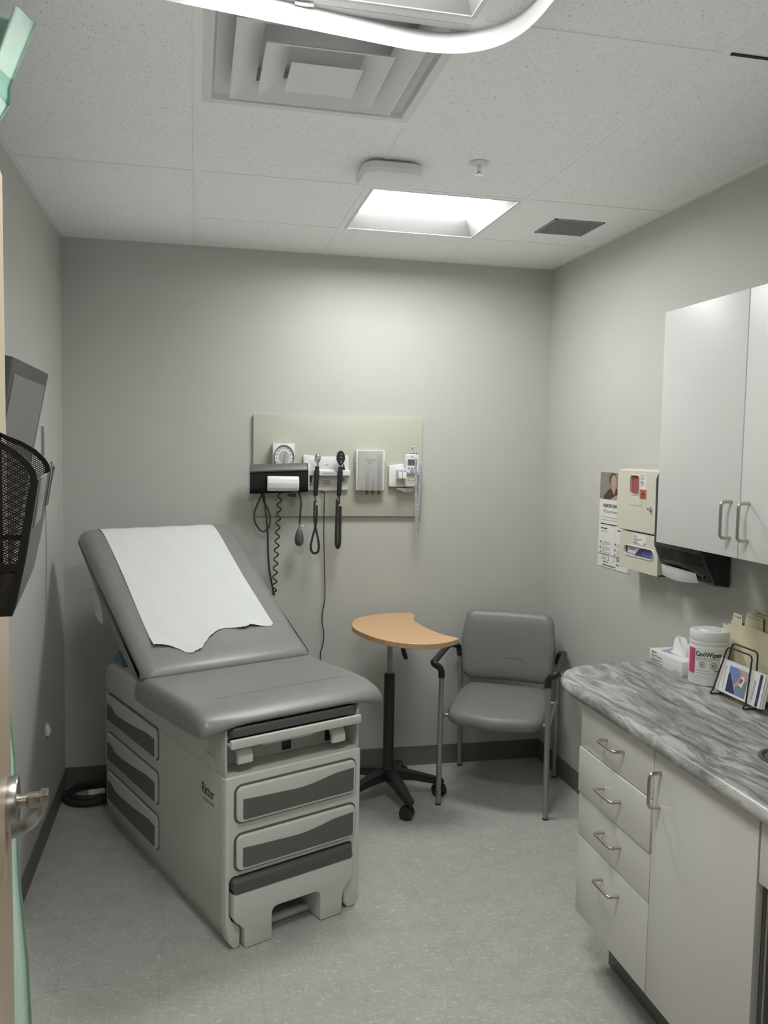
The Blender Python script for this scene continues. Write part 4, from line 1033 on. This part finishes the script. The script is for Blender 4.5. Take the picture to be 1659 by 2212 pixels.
# ------------------------------------------------------------------ right wall: flyer and dispensers
def wall_m(x, y, z): return frame_m((x, y, z), (0, -1, 0), (0, 0, 1))    # text read from the room on faces looking to -x
PX = W - .002
t = thing('wall_flyer', 'tall white flyer with a photo of a smiling person, beside the beige wall box', 'flyer', (W, -.76, 1.137))
def px_(pts, x0=PX - .0006, x1=PX - .0002): return prism(NB(), pts, 'x', x0, x1)
part('sheet', B(PX - .0004, W - .0002, -.906, -.618, 1.137, 1.567), LABELW, t)
ph = part('photo', px_([(-.618, 1.445), (-.906, 1.445), (-.906, 1.567), (-.618, 1.567)]), PHOTOBG, t, 'photo of a smiling person in a dark shirt')
def oval(cy, cz, ry, rz, n=24): return [(cy + ry * math.cos(2 * PI * k / n), cz + rz * math.sin(2 * PI * k / n)) for k in range(n)]
def layer(k): return PX - .0006 - .0002 * k, PX - .0004 - .0002 * k
def lay(nm, pts, k, m): part(nm, px_(pts, *layer(k)), m, ph)
lay('print_shirt', [(p.x, p.y) for p in spl([(-.650, 1.4455, 0), (-.662, 1.462, 0), (-.685, 1.480, 0), (-.715, 1.495, 0), (-.745, 1.498, 0), (-.79, 1.492, 0), (-.83, 1.475, 0), (-.845, 1.4455, 0)], 4)], 1, SHIRT)
lay('print_neck', [(-.725, 1.503), (-.765, 1.503), (-.762, 1.487), (-.752, 1.468), (-.738, 1.482), (-.727, 1.492)], 2, SKIN)
lay('print_hair', oval(-.736, 1.538, .034, .0285), 3, HAIR)
lay('print_face', oval(-.746, 1.527, .0245, .028), 4, SKIN)
for y in (-.741, -.757): lay('print_eye', oval(y, 1.5315, .003, .0012, 10), 5, HAIR)
lay('print_smile', [(p.x, p.y) for p in spl([(-.740, 1.5165, 0), (-.750, 1.5125, 0), (-.760, 1.5170, 0)], 4)] + [(p.x, p.y) for p in spl([(-.760, 1.5170, 0), (-.750, 1.5148, 0), (-.740, 1.5165, 0)], 4)], 5, LABELW)
lay('print_arm', [(-.715, 1.4455), (-.79, 1.4455), (-.79, 1.470), (-.76, 1.462)], 3, SKIN)
def wtext(s, size, y, z, m=INK, sx=1, al='LEFT', bold=0): part('lettering', text_bm(s, size, wall_m(PX - .0007, y, z), sx=sx, align=al, depth=.0002, bold=bold), m, t)
wtext('ONLINE SELF-SCHEDULING', .020, -.652, 1.410, INK, .70, 'LEFT', .0006)
wtext('24/7 Easy and Convenient', .0225, -.655, 1.384, INKG, .66)
def lines(y0, z0, n, wd, pitch, h, m=INKL):
    b = NB()
    for k in range(n):
        w_ = wd * (1 if k < n - 1 else .62); box(b, PX - .0009, PX - .0003, y0 - w_, y0, z0 - k * pitch - h, z0 - k * pitch)
    part('text_lines', b, m, t)
lines(-.632, 1.366, 2, .25, .013, .0035); lines(-.634, 1.335, 1, .25, .01, .0045, INK)
lines(-.638, 1.315, 1, .10, .01, .005, INK); lines(-.650, 1.302, 1, .08, .01, .005); lines(-.795, 1.315, 1, .09, .01, .005, INK)
for y0 in (-.636, -.776):
    for k, z in enumerate((1.253, 1.228, 1.206)):
        b = NB(); prism(b, oval(y0 - .004, z - .004, .004, .005, 12), 'x', PX - .001, PX - .0003)
        part('bullet', b, INK, t)
        lines(y0 - .016, z, 3, .082, .0068, .0032)
part('rule', px_([(-.770, 1.165), (-.771, 1.165), (-.771, 1.325), (-.770, 1.325)], PX - .001, PX - .0003), INKG, t)
part('rule', px_([(-.618, 1.1925), (-.906, 1.1925), (-.906, 1.1955), (-.618, 1.1955)], PX - .001, PX - .0003), INKG, t)
wtext('DERRY', .0185, -.655, 1.171, INKG, .78); wtext('3', .028, -.713, 1.168, INK, .8); wtext('IMAGING', .0105, -.672, 1.158, INK, 1.0)
wtext('DM', .026, -.792, 1.172, INK, .7); wtext('imaging', .011, -.792, 1.158, INK, .8)
lines(-.665, 1.1485, 1, .20, .01, .004, INK)

SX = 2.33
t = thing('sharps_box', 'beige locking sharps cabinet with a red window and biohazard sticker on the wall', 'sharps cabinet', (2.38, -1.11, 1.342))
ol = [(-.956, 1.344), (-1.266, 1.344), (-1.266, 1.584), (-.956, 1.584)]
win = rpoly([(-1.060, 1.490), (-1.132, 1.490), (-1.132, 1.565), (-1.060, 1.565)], [.012, .012, .016, .012], 5)
b = plate_hole(rpoly(ol, .018, 5), [win], 'x', SX, SX + .012)
olr = rpoly(ol, .018, 5)
loft(b, [[Vector((x, u, v)) for u, v in inset(olr, d)] for x, d in ((SX, 0), (SX + .006, -.004), (SX + .02, -.006), (W - .002, -.006))], caps=False)
loft(b, [[Vector((x, u, v)) for u, v in inset(win, d)] for x, d in ((SX, -.006), (SX - .002, -.003), (SX - .002, 0), (SX + .012, .001))], caps=False)
part('cabinet_shell', b, BEIGE, t)
part('window', B(SX + .007, SX + .014, -1.138, -1.054, 1.485, 1.57), REDW, t, 'deep red window')
part('label', B(SX - .001, SX + .001, -1.186, -1.138, 1.512, 1.573), LABELW, t)
b = NB()
for k, z in enumerate((1.569, 1.565, 1.559, 1.5555, 1.552, 1.545, 1.542, 1.539, 1.536, 1.533, 1.527)): box(b, SX - .0013, SX - .0005, -1.141 - (.022 if k % 3 else .034), -1.141, z - .0018, z)
part('label_print', b, INKG, t)
st_ = part('biohazard_sticker', B(SX - .001, SX + .001, -1.187, -1.139, 1.474, 1.511), ORANGE, t, 'orange sticker with a biohazard symbol')
b = NB()
for k in range(3):
    a = math.radians(90 + 120 * k); c0 = (-1.163 + .0068 * math.cos(a), 1.492 + .0068 * math.sin(a))
    pts = [(SX - .0012, c0[0] + .0062 * math.cos(q), c0[1] + .0062 * math.sin(q)) for q in [a + math.radians(35 + 290 * j / 18) for j in range(19)]]
    tube(b, pts, .0012, 5)
tube(b, [(SX - .0012, -1.163 + .0042 * math.cos(2 * PI * j / 16), 1.492 + .0042 * math.sin(2 * PI * j / 16)) for j in range(16)], .0007, 5, closed=True)
part('biohazard_symbol', b, INK, st_)
b = prism(NB(), rrect(-1.156, -1.058, 1.446, 1.472, .006), 'x', SX - .0015, SX + .001)
part('embossed_plaque', b, BEIGE, t)
b = lathe(NB(), [(.0105, .0), (.0105, -.004), (.007, -.006), (.0065, -.013), (.003, -.014)], (SX, -1.224, 1.440), 20, RX)
part('lock', b, CHROME, t)
part('back_plate', B(W - .006, W - .0005, -1.13, -.978, 1.56, 1.612), FROST, t)

t = thing('mounted_glove_holder', 'beige wall holder with a pill shaped slot under the sharps cabinet', 'glove holder', (2.38, -1.13, 1.185))
slot = rpoly([(-1.022, 1.2405), (-1.252, 1.2405), (-1.252, 1.279), (-1.022, 1.279)], .0185, 8)
ol = [(-.985, 1.183), (-1.282, 1.183), (-1.282, 1.336), (-.985, 1.336)]
b = plate_hole(ol, [slot], 'x', SX + .004, SX + .010)
loft(b, [[Vector((x, u, v)) for u, v in inset(slot, d)] for x, d in ((SX + .004, -.004), (SX + .001, -.002), (SX + .001, 0), (SX + .012, .001))], caps=False)
box(b, SX + .010, W - .002, -.991, -.985, 1.183, 1.336); box(b, SX + .010, W - .002, -1.282, -1.276, 1.183, 1.336); box(b, SX + .010, W - .002, -1.282, -.985, 1.183, 1.188)
part('shell', b, BEIGE, t)
part('label', B(SX + .003, SX + .005, -1.192, -1.091, 1.290, 1.330), LABELW, t)
b = NB()
for z, w_ in ((1.326, .02), (1.321, .034), (1.313, .07), (1.309, .05), (1.302, .03), (1.298, .03), (1.2945, .05)): box(b, SX + .0024, SX + .0035, -1.095 - w_, -1.095, z - .0022, z)
box(b, SX + .0024, SX + .0035, -1.19, -1.176, 1.293, 1.300)
part('label_print', b, INKG, t)
part('small_label', B(SX + .003, SX + .005, -1.262, -1.236, 1.318, 1.332), LABELW, t)
t = thing('glove_box', 'white and navy glove box showing through the slot of the beige wall holder', 'glove box', (2.385, -1.14, 1.2))
part('carton', B(SX + .016, W - .02, -1.268, -1.0, 1.192, 1.335, r=.001), LILAC, t)
part('white_corner', prism(NB(), [(-1.032, 1.236), (-1.115, 1.236), (-1.118, 1.262), (-1.135, 1.283), (-1.032, 1.283)], 'x', SX + .0145, SX + .0165), LABELW, t)
part('purple_band', B(SX + .0142, SX + .016, -1.115, -1.024, 1.236, 1.249), LILAC, t)
part('navy_swoosh', prism(NB(), [(p.x, p.y) for p in spl([(-1.087, 1.235, 0), (-1.10, 1.252, 0), (-1.125, 1.268, 0), (-1.16, 1.279, 0), (-1.20, 1.284, 0)], 5)] + [(-1.255, 1.284), (-1.255, 1.235)], 'x', SX + .0138, SX + .0155), NAVY, t)
part('blue_swoosh', prism(NB(), [(p.x, p.y) for p in spl([(-1.14, 1.235, 0), (-1.15, 1.26, 0), (-1.18, 1.274, 0), (-1.22, 1.279, 0)], 5)] + [(-1.24, 1.279), (-1.24, 1.235)], 'x', SX + .0130, SX + .0142), mat('navy_blue_print', (.07, .085, .27), .4), t)  # bluer shape laid over the navy swoosh
b = NB()
for y in (-1.216, -1.224, -1.233): box(b, SX + .0125, SX + .0135, y - .003, y, 1.240, 1.279)
part('lilac_stripes', b, LILAC, t)  # narrow lilac stripes on the carton face
b = NB()
for z in (1.275, 1.268, 1.264): box(b, SX + .0138, SX + .015, -1.09, -1.045, z - .002, z)
part('carton_print', b, LILAC, t)

t = thing('towel_dispenser', 'black smoke plastic paper towel dispenser on the wall next to the sharps cabinet', 'towel dispenser', (2.38, -1.45, 1.19))
prof = rpoly([(2.318, 1.60), (2.300, 1.56), (2.302, 1.31), (2.322, 1.262), (2.356, 1.206), (2.372, 1.196), (2.422, 1.192), (2.422, 1.60)], [.02, .02, .03, .03, .02, .01, 0, 0], 5)
b = NB(); pad(b, prof, 'y', -1.612, -1.296, .014, 4)
part('cover', b, SMOKE, t)
mouth = [(p.x, p.y) for p in spl([(-1.335, 1.262, 0), (-1.39, 1.2665, 0), (-1.455, 1.266, 0), (-1.52, 1.255, 0), (-1.575, 1.236, 0)], 6)]
def under(z): return 2.322 + (1.262 - z) / (1.262 - 1.206) * .034 - .0012
b = loft(NB(), [[Vector((under(z) + o, y, z)), Vector((under(z) + o, y, z - .012)), Vector((under(z - .012) + o + .004, y, z - .012)), Vector((under(z) + .004, y, z))] for y, z in [(m_[0], m_[1] - .004) for m_ in mouth] for o in (0,)])
part('mouth_lip', b, SMOKEL, t)
t = thing('hanging_paper_towel', 'end of a white paper towel hanging out of the black dispenser', 'paper towel', (2.37, -1.44, 1.19))
b = NB(); n = 14; g = []
for i in range(n + 1):
    u = i / n; y = -1.315 - .225 * u; z0 = 1.238 - .004 * u; z1 = 1.205 - .026 * math.sin(PI * min(1, .25 + .75 * u)) * .6 - .006 * u
    g.append([b.verts.new((under(z0) - .005 + .012 * (k / 4) ** 1.5 * .9, y, z0 + (z1 - z0) * k / 4)) for k in range(5)])
for i in range(n):
    for k in range(4): b.faces.new((g[i][k], g[i + 1][k], g[i + 1][k + 1], g[i][k + 1]))
part('towel', b, PAPER, t, angle=80)

# ------------------------------------------------------------------ on the worktop
CT = .9002
t = thing('tissue_box', 'flat white tissue box with a purple top and a tissue standing out', 'tissue box', (2.275, -1.56, CT))
part('carton', B(2.216, 2.336, -1.662, -1.452, CT, CT + .050, r=.001), WHITEP, t)
part('top_print', prism(NB(), [(2.232, -1.50), (2.300, -1.47), (2.325, -1.47), (2.325, -1.64), (2.30, -1.65), (2.26, -1.60)], 'z', CT + .0498, CT + .0506), LILAC, t)
part('opening', prism(NB(), [(2.277 + .022 * math.cos(2 * PI * k / 24), -1.557 + .058 * math.sin(2 * PI * k / 24)) for k in range(24)], 'z', CT + .0502, CT + .0512), LABELW, t)
part('lettering', text_bm('Facial Tissues', .0125, wall_m(2.2155, -1.466, CT + .027), depth=.0002), INKG, t)
part('lettering', text_bm('MEDICAL', .008, wall_m(2.2155, -1.466, CT + .040), depth=.0002), INK, t)
b = NB()
for z, w_ in ((.0205, .07), (.0155, .05), (.009, .075)): box(b, 2.2152, 2.2158, -1.466 - w_, -1.466, CT + z - .0025, CT + z)
box(b, 2.2152, 2.2158, -1.655, -1.61, CT + .007, CT + .009)
part('side_print', b, INKG, t)
part('lettering', text_bm('Tissues', .012, frame_m((2.236, -1.6625, CT + .018), (1, 0, 0), (0, 0, 1)), depth=.0002), INKG, t)
b = NB(); rings = []
for k, (z, rx, ry, ox, oy) in enumerate(((.050, .018, .045, 0, 0), (.062, .014, .048, .002, .002), (.078, .010, .045, .004, .006), (.095, .008, .038, .006, .012), (.106, .006, .030, .007, .016))):
    rings.append([Vector((2.277 + ox + (rx + .007 * math.sin(a * 3 + k)) * math.cos(a), -1.560 + oy + (ry + .006 * math.sin(a * 5 + k * 1.3)) * math.sin(a), CT + z + .006 * math.sin(a * 2 + .5) * (k / 4))) for a in [2 * PI * q / 40 for q in range(40)]])
loft(b, rings, caps=False)
part('tissue', b, PAPER, t, 'white tissue', angle=80)

cc_ = (2.264, -1.738)
t = thing('wipes_canister', 'round white disinfecting wipes canister with a pink label stripe, by the tissue box', 'canister', (cc_[0], cc_[1], CT))
part('body', lathe(NB(), [(.056, 0), (.061, .002), (.0625, .012), (.0615, .026), (.0625, .029), (.0625, .128), (.0615, .131), (.0625, .134), (.0625, .143), (.060, .146)], (*cc_, CT), 64), WHITEP, t)
part('lid', lathe(NB(), [(.0615, .146), (.0625, .148), (.062, .170), (.0595, .1765), (.054, .1785), (.046, .1765), (.034, .1765), (.031, .179), (.001, .1795)], (*cc_, CT), 64), WHITEP, t)
hd = math.atan2(-4.186 - cc_[1], .604 - cc_[0])      # label faces into the room
a0 = hd + .15
def band(z0, z1, th0, th1, rr, n=18):
    b = NB(); loft(b, [[Vector((cc_[0] + q * math.cos(a), cc_[1] + q * math.sin(a), CT + z)) for q, z in ((rr, z0), (rr, z1), (rr - .001, z1), (rr - .001, z0))] for a in [th0 + (th1 - th0) * k / n for k in range(n + 1)]]); return b
part('pink_stripe', band(.038, .121, a0 - 1.35, a0 - .86, .0631), MAGENTA, t, 'pink stripe')
part('label', band(.034, .124, a0 - .86, a0 + 1.3, .0629), LABELW, t)
def wrap_text(s, size, arc, z, m, sx=1.0, bold=0):
    b = text_bm(s, size, Matrix.Identity(4), sx=sx, depth=.0002, bold=bold)
    for v in b.verts:
        a = a0 + arc + v.co.x / .0632; rr = .0632 + v.co.z
        v.co = Vector((cc_[0] + rr * math.cos(a), cc_[1] + rr * math.sin(a), CT + z + v.co.y))
    part('lettering', b, m, t)
wrap_text('CaviWipes', .0215, -.83, .098, INK, .88, .0006)
wrap_text('DISINFECTING TOWELETTES', .0058, -.80, .0895, INKG, 1.0)
wrap_text('Kills germs on hard surfaces', .0048, -.80, .0835, INKG, 1.0)
for arc in (-.45, .10):
    b = NB(); tube(b, [(cc_[0] + .0634 * math.cos(a0 + arc + .0095 * math.cos(q) / .063), cc_[1] + .0634 * math.sin(a0 + arc + .0095 * math.cos(q) / .063), CT + .070 + .0095 * math.sin(q)) for q in [2 * PI * k / 24 for k in range(24)]], .0007, 5, closed=True)
    part('round_symbol', b, INK, t)
    b = NB(); lathe(b, [(.005, 0), (.005, .0004)], (cc_[0] + .0631 * math.cos(a0 + arc), cc_[1] + .0631 * math.sin(a0 + arc), CT + .070), 8, Matrix.Rotation(a0 + arc, 4, 'Z') @ RX)
    part('round_symbol', b, INKG, t)
part('fine_print', merge(band(.050, .0512, a0 - .8, a0 - .15, .0632), band(.0405, .0417, a0 - .8, a0 + .5, .0632)) if False else band(.050, .0515, a0 - .8, a0 - .15, .0632), INKG, t)
part('fine_print', band(.042, .0432, a0 - .8, a0 + .6, .0632), INKG, t)
part('fine_print', band(.050, .056, a0 + .15, a0 + .7, .0632), INKG, t)

# wire stand with leaflets
t = thing('brochure_stand', 'small black wire stand holding leaflets on the worktop', 'brochure stand', (2.215, -1.95, CT))
WR = .0026
f0 = corner_path([(2.196, -1.868, .916), (2.224, -1.893, 1.057), (2.224, -2.013, 1.057), (2.196, -2.030, .916)], .016, 5)
b1_ = corner_path([(2.225, -1.868, .916), (2.258, -1.868, 1.062), (2.258, -1.992, 1.062), (2.225, -2.030, .916)], .016, 5)
part('front_loop', tube(NB(), f0, WR, 8), BLACK, t)
part('back_loop', tube(NB(), b1_, WR, 8), BLACK, t)
for y in (-1.868, -2.030):
    part('foot', tube(NB(), corner_path([(2.198, y, .918), (2.186, y + .002, CT + .003), (2.215, y - .003, CT + .003), (2.262, y - .002, CT + .003), (2.226, y, .918)], .008, 5), WR, 8), BLACK, t)
part('shelf_wire', tube(NB(), [(2.211, -1.868, .914), (2.211, -2.030, .914)], WR, 8), BLACK, t)
def leaflet(k, label, y0, y1, main):
    tt = thing('leaflet', label, 'leaflet', (2.206 + .005 * k, -1.97, .919))
    th_ = math.radians(11)
    Ml = Matrix.Translation((2.2035 + .0038 * k, 0, .918)) @ Matrix.Rotation(th_, 4, 'Y')
    part('sheet', B(0, .0026, y1, y0, 0, .099, M=Ml), PAPER if k else LABELW, tt)
    def pr(nm, pts, m, lay=1): part(nm, prism(NB(), pts, 'x', -.0002 * lay - .0002, .0005 - .0001 * lay, M=Ml), m, tt)
    if main:
        pr('photo', [(-1.917, .008), (-2.008, .008), (-2.008, .088), (-1.917, .088)], DUST)
        pr('navy_wedge', [(-1.917, .008), (-1.917, .060), (-1.922, .072), (-1.965, .008)], NAVY, 2)
        pr('blue_glove', [(p.x, p.y) for p in spl([(-1.917, .088, 0), (-1.920, .070, 0), (-1.940, .055, 0), (-1.945, .038, 0), (-1.958, .046, 0), (-1.968, .060, 0), (-1.972, .075, 0), (-1.958, .088, 0)], 4)], BLUE, 3)
        pr('teal_wedge', [(-2.008, .062), (-2.008, .008), (-1.968, .008), (-1.958, .032)], TEAL, 2)
        pr('blue_patch', [(-1.995, .008), (-1.962, .008), (-1.958, .022), (-1.985, .024)], BLUE, 4)
        pr('white_tube', [(-1.974, .040), (-1.988, .036), (-1.995, .056), (-1.990, .070), (-1.978, .068)], LABELW, 4)
        pr('red_spot', [(-1.972, .050), (-1.982, .046), (-1.990, .060), (-1.977, .063)], REDW, 5)
        pr('navy_bar', [(-2.058, .002), (-2.070, .002), (-2.070, .097), (-2.058, .097)], NAVY, 2)
        part('lettering', text_bm('IMAGING', .014, Ml @ frame_m((-.0006, -2.046, .016), (0, 0, 1), (0, 1, 0)), depth=.0002), INKG, tt)
        part('fine_print', B(-.0006, .0002, -1.9015, -1.900, .012, .085, M=Ml), INKG, tt)
leaflet(0, 'front leaflet in the wire stand with a blue glove photo and a navy bar', -1.866, -2.080, True)
leaflet(1, 'plain white leaflet second from the front in the wire stand', -1.862, -2.086, False)
leaflet(2, 'plain white leaflet at the back of the wire stand, nearest the folders', -1.858, -2.091, False)

# manila folders leaning on the wall, in a low black wire rack
t = thing('folder_rack', 'low black wire rack under the manila folders', 'folder rack', (2.36, -2.05, CT))
b = NB()
for x in (2.28, 2.40): tube(b, [(x, -1.93, CT + .004), (x, -2.26, CT + .004)], .0035, 8)
for y in (-1.93, -2.26): tube(b, corner_path([(2.272, y, .95), (2.28, y, CT + .004), (2.412, y, CT + .004), (2.416, y, 1.0)], .01, 4), .0035, 8)
part('wire_frame', b, BLACK, t)
def folder(k, label, ytab0, ytab1, ztop, ztab, yl, scr):
    tt = thing('manila_folder', label, 'folder', (2.33 + .012 * k, -1.95, CT), group='manila folders leaning on the wall')
    sh = [(yl, CT + .010), (yl - .004, ztop - .06), (yl + .008, ztop)]
    if k == 0: sh += [(-1.755, ztop - .003), (-1.7565, ztop + .008), (-1.785, ztop + .014), (-1.82, ztop + .026), (-2.02, ztop + .026), (-2.03, CT + .010)]
    else: sh += [(ytab0 + .008, ztop), (ytab0, ztop + .004), (ytab0 - .006, ztab - .004), (ytab0 - .012, ztab), (ytab1 + .01, ztab), (ytab1, ztop + .002), (-2.03, ztop), (-2.03, CT + .010)]
    def X_(y, z): return 2.342 + .0085 * k + .17 * (y + 1.69) + .09 * (z - CT)
    b = loft(NB(), [[Vector((X_(u, v) + o, u, v)) for u, v in sh] for o in (0, .0012)])
    part('card', b, MANILA, tt, angle=20)
    if scr:
        b = NB(); y = ytab0 - .018; random.seed(k)
        while y > ytab1 + .014 and y > -1.97:
            z = ztab - .010; p = [(X_(y - q * .002, z) - .0006, y - q * .002, z + (random.random() - .5) * .006) for q in range(4)]
            tube(b, p, .0006, 4); y -= .0085
        part('handwriting', b, INKG, tt)
folder(0, 'manila folder nearest the wire leaflet stand, its stepped top edge lowest of the folders', 0, 0, 1.082, 1.1, -1.672, False)
folder(1, 'manila folder right behind the lowest one, its tab nearest the canister', -1.708, -1.782, 1.085, 1.128, -1.690, True)
folder(2, 'manila folder with the middle tab, between the two other tabbed folders', -1.780, -1.90, 1.096, 1.141, -1.695, True)
folder(3, 'manila folder against the wall with the highest tab', -1.812, -1.93, 1.10, 1.160, -1.70, True)

# ------------------------------------------------------------------ camera, light
cd = bpy.data.cameras.new('camera'); cam = bpy.data.objects.new('camera', cd); C.objects.link(cam)
yaw, pitch, roll = -0.22108, -0.073234, 0.017725
f = Vector((-math.sin(yaw) * math.cos(pitch), math.cos(yaw) * math.cos(pitch), math.sin(pitch)))
r = Vector((math.cos(yaw), math.sin(yaw), 0)); u = r.cross(f)
r2 = r * math.cos(roll) + u * math.sin(roll); u2 = u * math.cos(roll) - r * math.sin(roll)
cam.matrix_world = Matrix.Translation((0.60369, -4.18639, 1.64915)) @ Matrix((r2, u2, -f)).transposed().to_4x4()
cd.sensor_fit = 'HORIZONTAL'; cd.sensor_width = 36; cd.lens = 36 * 1823.42 / 1659; cd.clip_start = 0.02
bpy.context.scene.camera = cam
def area(name, loc, sx, sy, power, col=(1, .985, .955)):
    l = bpy.data.lights.new(name, 'AREA'); l.shape = 'RECTANGLE'; l.size = sx; l.size_y = sy; l.energy = power; l.color = col
    o = bpy.data.objects.new(name, l); C.objects.link(o); o.location = loc; return o
area('hallway_lamp', (1.2, -4.9, H - .02), 1.2, 1.2, 12, (1, .96, .9))
up = area('ceiling_fill_light', (1.2, -1.75, 2.28), 2.0, 3.0, 3.9, (.98, .99, 1.0)); up.rotation_euler = (PI, 0, 0)  # added upward fill to brighten the ceiling, no fixture hangs here
w = bpy.data.worlds.new('world'); bpy.context.scene.world = w; w.use_nodes = True
w.node_tree.nodes['Background'].inputs[0].default_value = (.5, .5, .48, 1); w.node_tree.nodes['Background'].inputs[1].default_value = 0.03
sc = bpy.context.scene
sc.view_settings.view_transform = 'Standard'; sc.view_settings.look = 'None'
sc.view_settings.exposure = -0.3; sc.view_settings.gamma = 1.0
sc.cycles.use_denoising = True; sc.cycles.use_light_tree = False
sc.cycles.max_bounces = 7; sc.cycles.diffuse_bounces = 4; sc.cycles.glossy_bounces = 3; sc.cycles.transparent_max_bounces = 8
sc.cycles.use_adaptive_sampling = True; sc.cycles.adaptive_threshold = 0.1
sc.cycles.sample_clamp_indirect = 6.0
